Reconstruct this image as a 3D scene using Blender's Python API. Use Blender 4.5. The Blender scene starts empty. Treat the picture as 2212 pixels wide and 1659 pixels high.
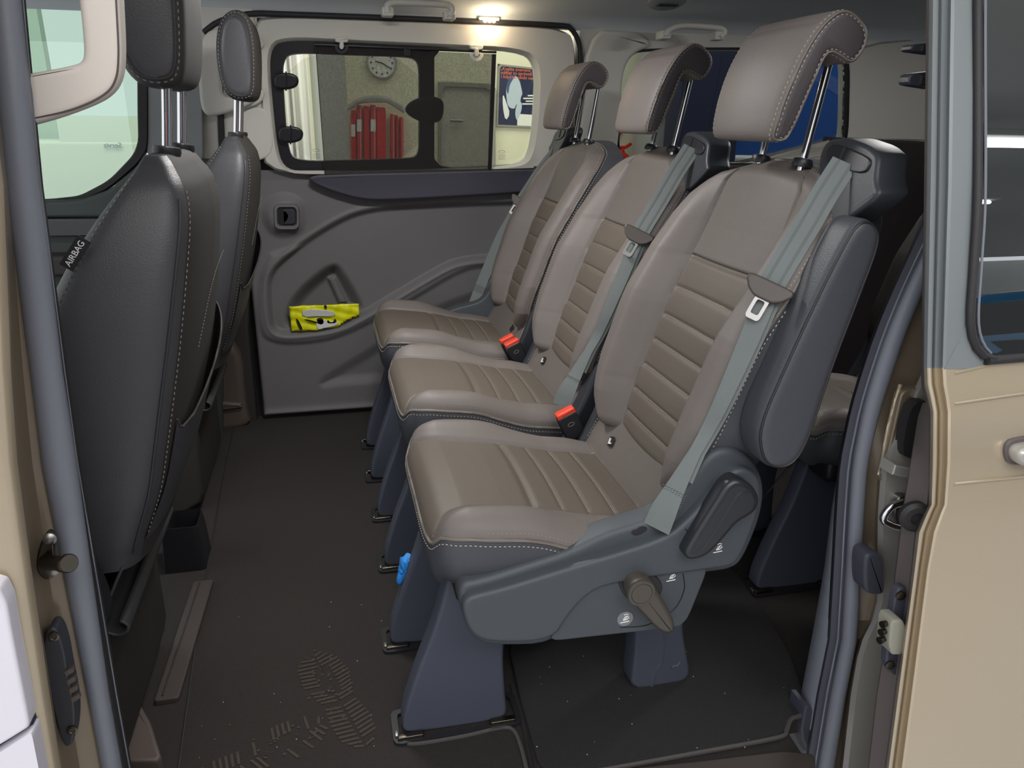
import bpy, math, random
import numpy as np
from mathutils import Matrix, Vector

random.seed(4); rng = np.random.default_rng(4)
scene = bpy.context.scene
COL = scene.collection

# ------------------------------------------------------------------ camera
F_PX, CX, CY = 1650.0, 1106.0, 829.5          # image taken as 2212 x 1659
EYE = np.array([0.0, 0.0, 1.03])


def _dir(p):
    v = np.array([(p[0] - CX) / F_PX, -(p[1] - CY) / F_PX, -1.0])
    return v / np.linalg.norm(v)


_y = _dir((690, 250)); _x = _dir((8300, 349)); _x = _x - _y * (_x @ _y); _x /= np.linalg.norm(_x)
ROT = np.stack([_x, _y, np.cross(_x, _y)])      # camera -> world
cam_data = bpy.data.cameras.new('camera'); cam = bpy.data.objects.new('camera', cam_data); COL.objects.link(cam)
cam_data.sensor_fit = 'HORIZONTAL'; cam_data.sensor_width = 36.0; cam_data.lens = F_PX / 2212.0 * 36.0
cam_data.clip_start = 0.02; cam_data.clip_end = 200
m4 = Matrix.Identity(4)
for i in range(3):
    for j in range(3):
        m4[i][j] = ROT[i, j]
    m4[i][3] = EYE[i]
cam.matrix_world = m4
scene.camera = cam

# ------------------------------------------------------------------ world and showroom light
world = bpy.data.worlds.new('world'); scene.world = world; world.use_nodes = True
bg = world.node_tree.nodes['Background']
bg.inputs[0].default_value = (0.93, 0.97, 1.0, 1); bg.inputs[1].default_value = 0.85


def area(name, loc, target, sx, sy, power, color=(1, 1, 1)):
    l = bpy.data.lights.new(name, 'AREA'); l.shape = 'RECTANGLE'; l.size = sx; l.size_y = sy
    l.energy = power; l.color = color
    o = bpy.data.objects.new(name, l); COL.objects.link(o); o.location = loc
    o.rotation_euler = (Vector(target) - Vector(loc)).to_track_quat('-Z', 'Y').to_euler()
    return o


area('showroom_ceiling_light', (0.2, -1.6, 3.0), (0.3, 1.4, 0.3), 4.5, 1.4, 60, (1.0, 0.98, 0.95))
area('showroom_ceiling_light', (-1.6, 4.3, 2.9), (-1.6, 4.3, 0.0), 3.0, 1.2, 55, (0.96, 1.0, 0.95))
area('showroom_ceiling_light', (2.2, 4.3, 2.9), (2.2, 4.3, 0.0), 3.0, 1.2, 60, (1.0, 0.98, 0.92))

vs = scene.view_settings
vs.view_transform = 'Standard'; vs.look = 'None'; vs.gamma = 1.0; vs.use_curve_mapping = False
vs.exposure = 0.45


# ------------------------------------------------------------------ pixel helpers (image -> place at a real depth)
def ray(p):
    return ROT @ np.array([(p[0] - CX) / F_PX, -(p[1] - CY) / F_PX, -1.0])


def at(px, py, y):
    r = ray((px, py)); return EYE + r * (y / r[1])


def atz(px, py, z):
    r = ray((px, py)); return EYE + r * ((z - EYE[2]) / r[2])


def atx(px, py, x):
    r = ray((px, py)); return EYE + r * (x / r[0])


def XZ(pts, y):
    return [(q[0], q[2]) for q in (at(a, b, y) for a, b in pts)]


# ------------------------------------------------------------------ materials
def lin(c):
    c = c / 255.0
    return c / 12.92 if c <= 0.04045 else ((c + 0.055) / 1.055) ** 2.4


def rgb(r, g, b):
    return (lin(r), lin(g), lin(b), 1.0)


MATS = {}


def mat(name, col, rough=0.5, metal=0.0, bump=0.0, scale=200.0, vary=0.0, vscale=8.0, coat=0.0, kind='noise', spec=0.5, emit=None, sheen=0.0):
    m = bpy.data.materials.new(name); m.use_nodes = True
    nt = m.node_tree; N = nt.nodes; L = nt.links
    b = N['Principled BSDF']
    b.inputs['Base Color'].default_value = col
    b.inputs['Roughness'].default_value = rough
    b.inputs['Metallic'].default_value = metal
    b.inputs['Specular IOR Level'].default_value = spec
    if coat: b.inputs['Coat Weight'].default_value = coat; b.inputs['Coat Roughness'].default_value = 0.04
    if sheen: b.inputs['Sheen Weight'].default_value = sheen
    tc = N.new('ShaderNodeTexCoord')
    if vary > 0:
        n = N.new('ShaderNodeTexNoise'); n.inputs['Scale'].default_value = vscale; n.inputs['Detail'].default_value = 5
        L.new(tc.outputs['Object'], n.inputs['Vector'])
        mx = N.new('ShaderNodeMix'); mx.data_type = 'RGBA'
        mx.inputs[6].default_value = tuple(max(0, c * (1 - vary)) for c in col[:3]) + (1,)
        mx.inputs[7].default_value = tuple(min(1, c * (1 + vary)) for c in col[:3]) + (1,)
        L.new(n.outputs['Fac'], mx.inputs[0]); L.new(mx.outputs[2], b.inputs['Base Color'])
    if bump > 0:
        if kind == 'voronoi':
            n = N.new('ShaderNodeTexVoronoi'); n.inputs['Scale'].default_value = scale; out = n.outputs['Distance']
        else:
            n = N.new('ShaderNodeTexNoise'); n.inputs['Scale'].default_value = scale; n.inputs['Detail'].default_value = 3; out = n.outputs['Fac']
        L.new(tc.outputs['Object'], n.inputs['Vector'])
        bp = N.new('ShaderNodeBump'); bp.inputs['Strength'].default_value = bump; bp.inputs['Distance'].default_value = 0.002
        L.new(out, bp.inputs['Height']); L.new(bp.outputs['Normal'], b.inputs['Normal'])
    if emit:
        b.inputs['Emission Color'].default_value = emit[0]; b.inputs['Emission Strength'].default_value = emit[1]
    MATS[name] = m
    return m


def glass_mat(name, tint, gloss=0.12, rough=0.0):
    """thin pane: tinted see-through with a mirror layer that grows at grazing angles"""
    m = bpy.data.materials.new(name); m.use_nodes = True
    nt = m.node_tree; N = nt.nodes; L = nt.links
    N.remove(N['Principled BSDF'])
    t = N.new('ShaderNodeBsdfTransparent'); t.inputs[0].default_value = tint
    g = N.new('ShaderNodeBsdfGlossy'); g.inputs['Roughness'].default_value = rough; g.inputs[0].default_value = (0.95, 0.97, 1, 1)
    fr = N.new('ShaderNodeFresnel'); fr.inputs['IOR'].default_value = 1.45
    ad = N.new('ShaderNodeMath'); ad.operation = 'MULTIPLY_ADD'; ad.inputs[1].default_value = 1.0; ad.inputs[2].default_value = gloss
    ad.use_clamp = True
    mx = N.new('ShaderNodeMixShader')
    L.new(fr.outputs[0], ad.inputs[0]); L.new(ad.outputs[0], mx.inputs[0])
    L.new(t.outputs[0], mx.inputs[1]); L.new(g.outputs[0], mx.inputs[2])
    L.new(mx.outputs[0], N['Material Output'].inputs['Surface'])
    MATS[name] = m
    return m


def mesh_screen_mat(name, col, fac):
    """fine woven screen: part thread, part holes"""
    m = bpy.data.materials.new(name); m.use_nodes = True
    nt = m.node_tree; N = nt.nodes; L = nt.links
    b = N['Principled BSDF']; b.inputs['Base Color'].default_value = col; b.inputs['Roughness'].default_value = 0.9
    t = N.new('ShaderNodeBsdfTransparent')
    tc = N.new('ShaderNodeTexCoord'); n = N.new('ShaderNodeTexNoise'); n.inputs['Scale'].default_value = 260
    L.new(tc.outputs['Object'], n.inputs['Vector'])
    mr = N.new('ShaderNodeMapRange'); mr.inputs[3].default_value = fac - 0.12; mr.inputs[4].default_value = fac + 0.12
    L.new(n.outputs['Fac'], mr.inputs[0])
    mx = N.new('ShaderNodeMixShader'); L.new(mr.outputs[0], mx.inputs[0])
    L.new(t.outputs[0], mx.inputs[1]); L.new(b.outputs[0], mx.inputs[2])
    L.new(mx.outputs[0], N['Material Output'].inputs['Surface'])
    MATS[name] = m
    return m


mat('leather_taupe', rgb(112, 104, 100), 0.54, bump=0.12, scale=700, kind='voronoi', vary=0.05)
mat('leather_insert', rgb(97, 88, 79), 0.56, bump=0.12, scale=700, kind='voronoi', vary=0.05)
mat('leather_panel', rgb(103, 96, 91), 0.56, bump=0.12, scale=700, kind='voronoi', vary=0.05)
mat('leather_charcoal', rgb(69, 70, 76), 0.46, bump=0.15, scale=600, kind='voronoi', vary=0.05)
mat('leather_front', rgb(58, 58, 61), 0.48, bump=0.16, scale=600, kind='voronoi', vary=0.05)
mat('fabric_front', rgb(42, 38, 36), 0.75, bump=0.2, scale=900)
mat('leather_headrest_side', rgb(76, 70, 72), 0.55, bump=0.12, scale=700, kind='voronoi', vary=0.04)
mat('thread', rgb(176, 168, 158), 0.8)
mat('thread_dark', rgb(120, 116, 110), 0.8)
mat('piping', rgb(112, 104, 98), 0.5)
mat('piping_dark', rgb(38, 37, 40), 0.5)
mat('plastic_shell', rgb(70, 75, 80), 0.5, bump=0.25, scale=900, vary=0.03)
mat('plastic_leg', rgb(71, 75, 88), 0.55, bump=0.2, scale=900, vary=0.04)
mat('plastic_black', rgb(34, 34, 38), 0.4, bump=0.1, scale=900)
mat('plastic_lever', rgb(40, 41, 46), 0.3)
mat('plastic_lever_brown', rgb(74, 68, 62), 0.32)
mat('plastic_guide', rgb(50, 52, 58), 0.42, bump=0.15, scale=900)
mat('chrome', rgb(225, 225, 228), 0.1, metal=1.0)
mat('steel', rgb(150, 148, 146), 0.38, metal=1.0)
mat('steel_dark', rgb(96, 90, 82), 0.3, metal=1.0)
mat('belt', rgb(108, 114, 113), 0.7, bump=0.3, scale=500, vary=0.05, vscale=60)
mat('belt_rib', rgb(96, 101, 100), 0.75)
mat('belt_stitch', rgb(78, 80, 84), 0.8)
mat('belt_tongue', rgb(72, 64, 60), 0.45)
mat('red_plastic', rgb(232, 70, 45), 0.4)
mat('print_white', rgb(225, 225, 222), 0.6)
mat('print_grey', rgb(120, 122, 126), 0.6)
mat('carpet', rgb(44, 39, 37), 0.95, bump=0.9, scale=900, vary=0.35, vscale=260)
mat('carpet_dust', rgb(72, 63, 55), 0.95, bump=0.9, scale=900, vary=0.3, vscale=200)
mat('carpet_mat', rgb(39, 38, 39), 0.95, bump=1.0, scale=800, vary=0.4, vscale=330)
mat('mat_edge', rgb(78, 74, 72), 0.85, bump=0.8, scale=600)
mat('sill_plastic', rgb(84, 74, 68), 0.5, bump=0.15, scale=700)
mat('rail', rgb(62, 54, 50), 0.6, bump=0.3, scale=600)
mat('trim_white', rgb(205, 202, 194), 0.55, bump=0.1, scale=600)
mat('trim_handle', rgb(214, 205, 196), 0.5, bump=0.08, scale=700)
mat('trim_grey', rgb(150, 153, 154), 0.6, bump=0.1, scale=700)
mat('headliner', rgb(206, 212, 216), 0.9, bump=0.25, scale=900, vary=0.03)
mat('door_panel', rgb(110, 108, 109), 0.6, bump=0.25, scale=800, vary=0.03)
mat('door_pad', rgb(66, 67, 78), 0.5, bump=0.2, scale=800)
mat('dark_trim', rgb(46, 42, 42), 0.6, bump=0.2, scale=800)
mat('green_dark_trim', rgb(62, 70, 68), 0.5, bump=0.15, scale=800)
mat('gloss_black', rgb(14, 14, 16), 0.06, coat=0.6)
mat('frit', rgb(30, 29, 34), 0.35)
mat('rubber', rgb(118, 121, 131), 0.45, bump=0.1, scale=400)
mat('rubber_dark', rgb(40, 38, 40), 0.55, bump=0.2, scale=700)
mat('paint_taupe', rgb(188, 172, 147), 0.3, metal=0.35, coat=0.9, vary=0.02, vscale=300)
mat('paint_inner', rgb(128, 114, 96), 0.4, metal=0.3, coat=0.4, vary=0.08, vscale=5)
mat('paint_silver', rgb(178, 174, 168), 0.3, metal=0.4, coat=0.5)
mat('gloss_white', rgb(226, 222, 232), 0.25, coat=0.8)
mat('door_frame_grey', rgb(122, 127, 129), 0.4, bump=0.05, scale=600)
mat('door_edge_trim', rgb(92, 84, 82), 0.5, bump=0.15, scale=600)
mat('yellow_print', rgb(232, 232, 20), 0.35)
mat('clear_bag', rgb(205, 205, 205), 0.2)
mat('black_print', rgb(25, 25, 25), 0.5)
mat('blue_cloth', rgb(40, 140, 225), 0.6)
mat('room_wall', rgb(222, 219, 190), 0.85, vary=0.03, vscale=2)
mat('room_wall_white', rgb(232, 230, 220), 0.85)
mat('room_floor', rgb(205, 203, 205), 0.25)
mat('room_ceiling', rgb(150, 152, 148), 0.9)
mat('column_grey', rgb(170, 170, 162), 0.6)
mat('door_grey', rgb(176, 174, 160), 0.6)
mat('door_frame_dark', rgb(140, 138, 126), 0.6)
mat('poster_navy', rgb(24, 34, 66), 0.5)
mat('poster_pale', rgb(186, 198, 206), 0.6)
mat('poster_shade', rgb(66, 84, 122), 0.6)
mat('poster_text', rgb(238, 120, 80), 0.6)
mat('red_binder', rgb(214, 44, 44), 0.5)
mat('navy_panel', rgb(30, 36, 62), 0.6)
mat('blue_panel', rgb(18, 76, 150), 0.6)
mat('sign_orange', rgb(226, 84, 30), 0.6)
mat('ext_red', rgb(205, 36, 24), 0.35)
mat('office_green', rgb(196, 208, 198), 0.8, vary=0.06, vscale=1.5)
mat('car_blue', rgb(10, 88, 130), 0.25, coat=0.8)
mat('car_red', rgb(150, 24, 22), 0.25, coat=0.8)
mat('car_white', rgb(225, 222, 222), 0.25, coat=0.8)
mat('car_glass', rgb(20, 22, 24), 0.1)
mat('bulb', rgb(255, 225, 180), 0.3, emit=((1.0, 0.74, 0.42, 1), 12.0))
mat('tube_lamp', rgb(255, 255, 255), 0.3, emit=((1.0, 1.0, 1.0, 1), 7.0))
mat('lens', rgb(255, 250, 240), 0.3, emit=((1.0, .95, .88, 1), 4.0))  # glowing lens of the added headliner fill lamps
glass_mat('glass_clear', (0.93, 0.95, 0.90, 1), 0.02)
glass_mat('glass_green', (0.70, 0.80, 0.73, 1), 0.04)
glass_mat('glass_tint', (0.55, 0.57, 0.58, 1), 0.02)
glass_mat('glass_privacy', (0.045, 0.05, 0.055, 1), 0.42)
mesh_screen_mat('shade_mesh', rgb(46, 43, 42), 0.52)


# ------------------------------------------------------------------ object helpers
def link(name, me, m=None, parent=None, smooth=40.0):
    if m is not None: me.materials.append(MATS[m])
    if smooth:
        me.shade_smooth(); me.set_sharp_from_angle(angle=math.radians(smooth))
    o = bpy.data.objects.new(name, me); COL.objects.link(o)
    if parent is not None: o.parent = parent
    return o


def raw(name, V, Fc, m=None, parent=None, smooth=40.0):
    me = bpy.data.meshes.new(name)
    me.from_pydata([tuple(map(float, v)) for v in V], [], [tuple(map(int, f)) for f in Fc]); me.update()
    return link(name, me, m, parent, smooth)


def thing(name, label, cat, loc=(0, 0, 0), group=None):
    o = bpy.data.objects.new(name, None); o.empty_display_size = 0.05; COL.objects.link(o); o.location = loc
    o['label'] = label; o['category'] = cat
    if group: o['group'] = group
    return o


def tag(o, label, cat, group=None):
    o['label'] = label; o['category'] = cat
    if group: o['group'] = group
    return o


def struct(o, label=None, cat=None):
    o['kind'] = 'structure'
    if label: o['label'] = label
    if cat: o['category'] = cat
    return o


def hold(name, label, cat):
    """an Empty that stands for a piece of the setting and parents its parts"""
    o = thing(name, label, cat); o['kind'] = 'structure'
    return o


class MB:
    """collects several shells into one mesh"""
    def __init__(s): s.V = []; s.F = []

    def add(s, V, Fc):
        b = len(s.V); s.V += [tuple(map(float, v)) for v in V]; s.F += [tuple(int(i) + b for i in f) for f in Fc]; return s

    def build(s, name, m, parent=None, smooth=40.0):
        return raw(name, s.V, s.F, m, parent, smooth)


def chaikin(pts, n=2, closed=True, keep=0.25):
    P = [np.array(p, float) for p in pts]
    for _ in range(n):
        Q = []
        k = len(P)
        for i in range(k if closed else k - 1):
            a, b = P[i], P[(i + 1) % k]
            Q += [a * (1 - keep) + b * keep, a * keep + b * (1 - keep)]
        if not closed: Q = [P[0]] + Q + [P[-1]]
        P = Q
    return P


def spline(pts, n, closed=False):
    """Catmull-Rom resampled to n points, any dimension"""
    P = np.array(pts, float); k = len(P)
    if closed: E = np.vstack([P[-1], P, P[0], P[1]]); segs = k
    else: E = np.vstack([2 * P[0] - P[1], P, 2 * P[-1] - P[-2]]); segs = k - 1
    out = []
    for s in range(segs):
        p0, p1, p2, p3 = E[s], E[s + 1], E[s + 2], E[s + 3]
        for t in np.linspace(0, 1, 16, endpoint=False):
            out.append(0.5 * (2 * p1 + (p2 - p0) * t + (2 * p0 - 5 * p1 + 4 * p2 - p3) * t * t + (3 * p1 - p0 - 3 * p2 + p3) * t ** 3))
    out.append(P[0] if closed else P[-1])
    return resample(np.array(out), n, closed)


def resample(P, n, closed=False):
    P = np.array(P, float)
    d = np.r_[0, np.cumsum(np.linalg.norm(np.diff(P, axis=0), axis=1))]
    t = np.linspace(0, d[-1], n + 1)[:-1] if closed else np.linspace(0, d[-1], n)
    return np.stack([np.interp(t, d, P[:, k]) for k in range(P.shape[1])], 1)


def area2(P):
    P = np.array(P); x, y = P[:, 0], P[:, 1]
    return 0.5 * np.sum(x * np.roll(y, -1) - np.roll(x, -1) * y)


def inset(P, d):
    """2-D closed polygon (ccw) moved inwards by d"""
    P = np.array(P, float); e1 = P - np.roll(P, 1, 0); e2 = np.roll(P, -1, 0) - P
    n1 = np.stack([-e1[:, 1], e1[:, 0]], 1); n2 = np.stack([-e2[:, 1], e2[:, 0]], 1)
    n1 /= np.linalg.norm(n1, axis=1)[:, None] + 1e-12; n2 /= np.linalg.norm(n2, axis=1)[:, None] + 1e-12
    n = n1 + n2; l = np.linalg.norm(n, axis=1)[:, None] + 1e-9; n /= l
    c = np.clip((n * n1).sum(1), 0.55, 1)[:, None]
    return P + n * d / c


def plate_vf(outline, c0, c1, r=0.0, back=0.0, seg=4, fmap=None, crown=0.0):
    """solid slab from a closed 2-D outline, front face at depth c0 with rim radius r, rear at c1"""
    P = np.array(outline, float)
    if area2(P) < 0: P = P[::-1]
    sgn = 1 if c1 > c0 else -1
    rings = []
    if back > 0:
        for k in range(seg):
            a = math.pi / 2 * k / seg
            rings.append((inset(P, back * (1 - math.sin(a))), c1 - sgn * back * (1 - math.cos(a))))
        rings.append((P, c1 - sgn * back))
    else: rings.append((P, c1))
    if r > 0:
        rings.append((P, c0 + sgn * r))
        for k in range(1, seg + 1):
            a = math.pi / 2 * k / seg
            rings.append((inset(P, r * (1 - math.cos(a))), c0 + sgn * r * (1 - math.sin(a))))
        rings.append((inset(P, r * 1.25), c0 - sgn * crown * 0.2))
    else: rings.append((P, c0))
    V = []; Fc = []; n = len(P)
    fm = fmap or (lambda a, b, c: (a, c, b))
    for R_, c in rings:
        V += [fm(p[0], p[1], c) for p in R_]
    for k in range(len(rings) - 1):
        for i in range(n):
            j = (i + 1) % n
            Fc.append((k * n + i, k * n + j, (k + 1) * n + j, (k + 1) * n + i) if sgn > 0 else (k * n + j, k * n + i, (k + 1) * n + i, (k + 1) * n + j))
    last = (len(rings) - 1) * n
    f = tuple(last + i for i in range(n)); b = tuple(range(n))[::-1]
    Fc += [f, b] if sgn > 0 else [f[::-1], b[::-1]]
    return V, Fc


def plate(name, outline, c0, c1, m, parent=None, r=0.0, back=0.0, seg=4, fmap=None, smooth=35.0):
    V, Fc = plate_vf(outline, c0, c1, r, back, seg, fmap)
    return raw(name, V, Fc, m, parent, smooth)


def ring_vf(outer, inner, c0, c1, n=96, fmap=None, bev=0.0):
    fm = fmap or (lambda a, b, c: (a, c, b))
    O = np.array(outer, float); I = np.array(inner, float)
    if area2(O) < 0: O = O[::-1]
    if area2(I) < 0: I = I[::-1]
    O = resample(np.vstack([O, O[:1]]), n, True); I = resample(np.vstack([I, I[:1]]), n, True)
    best = min(range(n), key=lambda k: np.sum((O - np.roll(I, -k, 0)) ** 2)); I = np.roll(I, -best, 0)
    rings = [(O, c1), (O, c0 + (c1 - c0) * 0.3 if bev else c0), (inset(O, bev), c0), (inset(I, -bev), c0), (I, c0 + (c1 - c0) * 0.3 if bev else c0), (I, c1)]
    V = []; Fc = []
    for R_, c in rings: V += [fm(p[0], p[1], c) for p in R_]
    for k in range(6):
        a = k * n; b = ((k + 1) % 6) * n
        for i in range(n):
            j = (i + 1) % n; Fc.append((a + i, a + j, b + j, b + i))
    return V, Fc


def frames(path, up=(0, 0, 1)):
    P = np.array(path, float); T = np.gradient(P, axis=0); T /= np.linalg.norm(T, axis=1)[:, None] + 1e-12
    up = np.array(up, float); Nn = []; B = []
    prev = None
    for t in T:
        u = up - t * (up @ t) if prev is None else prev - t * (prev @ t)
        if np.linalg.norm(u) < 1e-4: u = np.cross(t, [1, 0.3, 0.2])
        u /= np.linalg.norm(u); prev = u; Nn.append(u); B.append(np.cross(t, u))
    return P, T, np.array(Nn), np.array(B)


def tube_vf(path, r, seg=8, cap=True, up=(0, 0, 1), sx=1.0, sy=1.0, closed=False):
    P, T, Nn, B = frames(path, up); n = len(P)
    rr = np.broadcast_to(np.array(r, float), (n,))
    V = []; Fc = []
    for i in range(n):
        for k in range(seg):
            a = 2 * math.pi * k / seg
            V.append(P[i] + rr[i] * (Nn[i] * math.cos(a) * sx + B[i] * math.sin(a) * sy))
    for i in range(n if closed else n - 1):
        i2 = (i + 1) % n
        for k in range(seg):
            k2 = (k + 1) % seg
            Fc.append((i * seg + k, i * seg + k2, i2 * seg + k2, i2 * seg + k))
    if cap and not closed: Fc += [tuple(range(seg))[::-1], tuple((n - 1) * seg + k for k in range(seg))]
    return V, Fc


def tube(name, path, r, m, parent=None, seg=8, **k):
    V, Fc = tube_vf(path, r, seg, **k); return raw(name, V, Fc, m, parent, 50)


def sweep_vf(path, prof, up=(0, 0, 1), closed_prof=True, scale=None):
    """sweep a 2-D profile (n,b) along a path"""
    P, T, Nn, B = frames(path, up); n = len(P); k = len(prof); V = []; Fc = []
    for i in range(n):
        s = 1 if scale is None else scale[i]
        for a, b in prof: V.append(P[i] + Nn[i] * a * s + B[i] * b * s)
    for i in range(n - 1):
        for j in range(k if closed_prof else k - 1):
            j2 = (j + 1) % k; Fc.append((i * k + j, i * k + j2, (i + 1) * k + j2, (i + 1) * k + j))
    if closed_prof: Fc += [tuple(range(k))[::-1], tuple((n - 1) * k + j for j in range(k))]
    return V, Fc


def ribbon_vf(path, wdir, width, thick):
    """flat strap: wdir (per point or one vector) is the direction of its width"""
    P = np.array(path, float); n = len(P); T = np.gradient(P, axis=0); T /= np.linalg.norm(T, axis=1)[:, None]
    W = np.broadcast_to(np.array(wdir, float), P.shape).copy(); W -= T * (W * T).sum(1)[:, None]; W /= np.linalg.norm(W, axis=1)[:, None]
    Nn = np.cross(T, W); w = np.broadcast_to(np.array(width, float), (n,)); V = []; Fc = []
    for i in range(n):
        for a, b in ((-.5, -.5), (.5, -.5), (.5, .5), (-.5, .5)): V.append(P[i] + W[i] * a * w[i] + Nn[i] * b * thick)
    for i in range(n - 1):
        for k in range(4): Fc.append((i * 4 + k, i * 4 + (k + 1) % 4, i * 4 + 4 + (k + 1) % 4, i * 4 + 4 + k))
    Fc += [(3, 2, 1, 0), tuple((n - 1) * 4 + k for k in range(4))]
    return V, Fc


def lathe_vf(prof, centre, axis, seg=24):
    """prof: (radius, along axis)"""
    ax = Vector(axis).normalized(); u = ax.orthogonal().normalized(); v = ax.cross(u)
    V = []; Fc = []; k = len(prof)
    for i in range(seg):
        a = 2 * math.pi * i / seg; d = u * math.cos(a) + v * math.sin(a)
        for r, h in prof: V.append(tuple(Vector(centre) + d * r + ax * h))
    for i in range(seg):
        j = (i + 1) % seg
        for q in range(k - 1): Fc.append((i * k + q, j * k + q, j * k + q + 1, i * k + q + 1))
    if prof[0][0] > 1e-6: Fc.append(tuple(i * k for i in range(seg))[::-1])
    if prof[-1][0] > 1e-6: Fc.append(tuple(i * k + k - 1 for i in range(seg)))
    return V, Fc


def box_vf(c, s, bev=0.0):
    x, y, z = c; a, b, h = s[0] / 2, s[1] / 2, s[2] / 2
    if bev <= 0:
        V = [(x + i * a, y + j * b, z + k * h) for i in (-1, 1) for j in (-1, 1) for k in (-1, 1)]
        return V, [(0, 1, 3, 2), (4, 6, 7, 5), (0, 4, 5, 1), (2, 3, 7, 6), (0, 2, 6, 4), (1, 5, 7, 3)]
    o = rrect(-a, -h, a, h, bev, 3)
    V, Fc = plate_vf(o, -b, b, bev, bev, 3)
    return [(v[0] + x, v[1] + y, v[2] + z) for v in V], Fc


def rrect(x0, y0, x1, y1, r, n=4):
    out = []
    for cx, cy, a0 in ((x1 - r, y1 - r, 0), (x0 + r, y1 - r, 90), (x0 + r, y0 + r, 180), (x1 - r, y0 + r, 270)):
        for k in range(n + 1):
            a = math.radians(a0 + 90 * k / n); out.append((cx + r * math.cos(a), cy + r * math.sin(a)))
    return out


def dashes(mb, path, dash=0.0042, gap=0.0028, r=0.0007, lift=None):
    """a row of sewn stitches lying along a path"""
    P = np.array(path, float)
    L = np.linalg.norm(np.diff(P, axis=0), axis=1).sum(); n = max(1, int(L / (dash + gap)))
    Q = resample(P, 2 * n + 1)
    for i in range(n):
        a, b = Q[2 * i], Q[2 * i + 1]
        V, Fc = tube_vf([a, (a + b) / 2, b], [r * .6, r, r * .6], 4); mb.add(V, Fc)


def split_grid(V, reg, spec, parent):
    """V: (r,c,3) grid; reg: (r-1,c-1) region ids; spec: id -> (name, material). One mesh per region."""
    r, c = V.shape[:2]; out = {}
    idx = np.arange(r * c).reshape(r, c)
    q = np.stack([idx[:-1, :-1], idx[:-1, 1:], idx[1:, 1:], idx[1:, :-1]], -1)
    flat = V.reshape(-1, 3)
    for k, (name, m, par) in spec.items():
        f = q[reg == k]
        if len(f) == 0: continue
        u, inv = np.unique(f, return_inverse=True); inv = inv.reshape(f.shape)
        me = bpy.data.meshes.new(name); me.vertices.add(len(u)); me.vertices.foreach_set('co', flat[u].ravel())
        me.loops.add(inv.size); me.loops.foreach_set('vertex_index', inv.ravel().astype(np.int32))
        me.polygons.add(len(f)); me.polygons.foreach_set('loop_start', np.arange(len(f), dtype=np.int32) * 4)
        me.update(calc_edges=True); me.validate()
        out[k] = link(name, me, m, out[par] if isinstance(par, int) else (parent if par is None else par), 60)
    return out


def sstep(a, b, x):
    t = np.clip((x - a) / (b - a), 0, 1); return t * t * (3 - 2 * t)


def poly_sd(P, X, Z):
    """signed distance (negative inside) of grid points to polygon"""
    P = np.array(P, float); d = np.full(X.shape, 1e9); ins = np.zeros(X.shape, bool)
    for i in range(len(P)):
        a, b = P[i], P[(i + 1) % len(P)]; e = b - a
        t = np.clip(((X - a[0]) * e[0] + (Z - a[1]) * e[1]) / (e @ e + 1e-12), 0, 1)
        d = np.minimum(d, np.hypot(X - a[0] - t * e[0], Z - a[1] - t * e[1]))
        c = ((a[1] > Z) != (b[1] > Z)) & (X < (b[0] - a[0]) * (Z - a[1]) / (b[1] - a[1] + 1e-12) + a[0]); ins ^= c
    return np.where(ins, -d, d)


def text(name, body, size, M, m, parent, depth=0.0006, align='CENTER', font_shear=0.0, sx=1.0):
    cu = bpy.data.curves.new(name, 'FONT'); cu.body = body; cu.size = size; cu.extrude = depth; cu.align_x = align; cu.align_y = 'CENTER'
    cu.shear = font_shear; cu.resolution_u = 3
    t = bpy.data.objects.new(name, cu); me = bpy.data.meshes.new_from_object(t); bpy.data.objects.remove(t)
    me.name = name; me.transform(M @ Matrix.Diagonal((sx, 1, 1, 1))); me.materials.clear()
    return link(name, me, m, parent, None)


def basis(origin, ex, ey):
    """4x4 with text x axis ex and y axis ey"""
    ex = Vector(ex).normalized(); ez = ex.cross(Vector(ey)).normalized(); ey = ez.cross(ex)
    M = Matrix.Identity(4)
    for i in range(3): M[i][0] = ex[i]; M[i][1] = ey[i]; M[i][2] = ez[i]; M[i][3] = origin[i]
    return M


# ================================================================== second-row seats
ZC = np.array([.44, .47, .51, .56, .60, .65, .70, .743, .79, .85, .92, .955, .985])
XC = np.array([.538, .545, .556, .572, .590, .607, .624, .644, .667, .692, .716, .728, .742])


def smooth_interp(z, a, b):
    z = np.asarray(z, float)
    return (np.interp(z - .02, a, b) + np.interp(z, a, b) * 2 + np.interp(z + .02, a, b)) / 4


BZ0, BZ1 = .442, .968


def back_hw(z):
    z = np.asarray(z, float)
    w = np.interp(z, [.45, .50, .58, .70, .80, .86, .90, .93, .95, .968], [.172, .208, .226, .232, .234, .228, .215, .192, .168, .125])
    t = np.clip((BZ0 + .05 - z) / .05, 0, 1)
    return w - .012 * t * t


def back_insert(z):
    return np.interp(z, [.45, .55, .70, .79, .86, .93, .97], [.108, .120, .124, .128, .124, .118, .09])


CH_Z = [.494, .540, .587, .635, .684, .736]
SEAM_Z = .790


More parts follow.
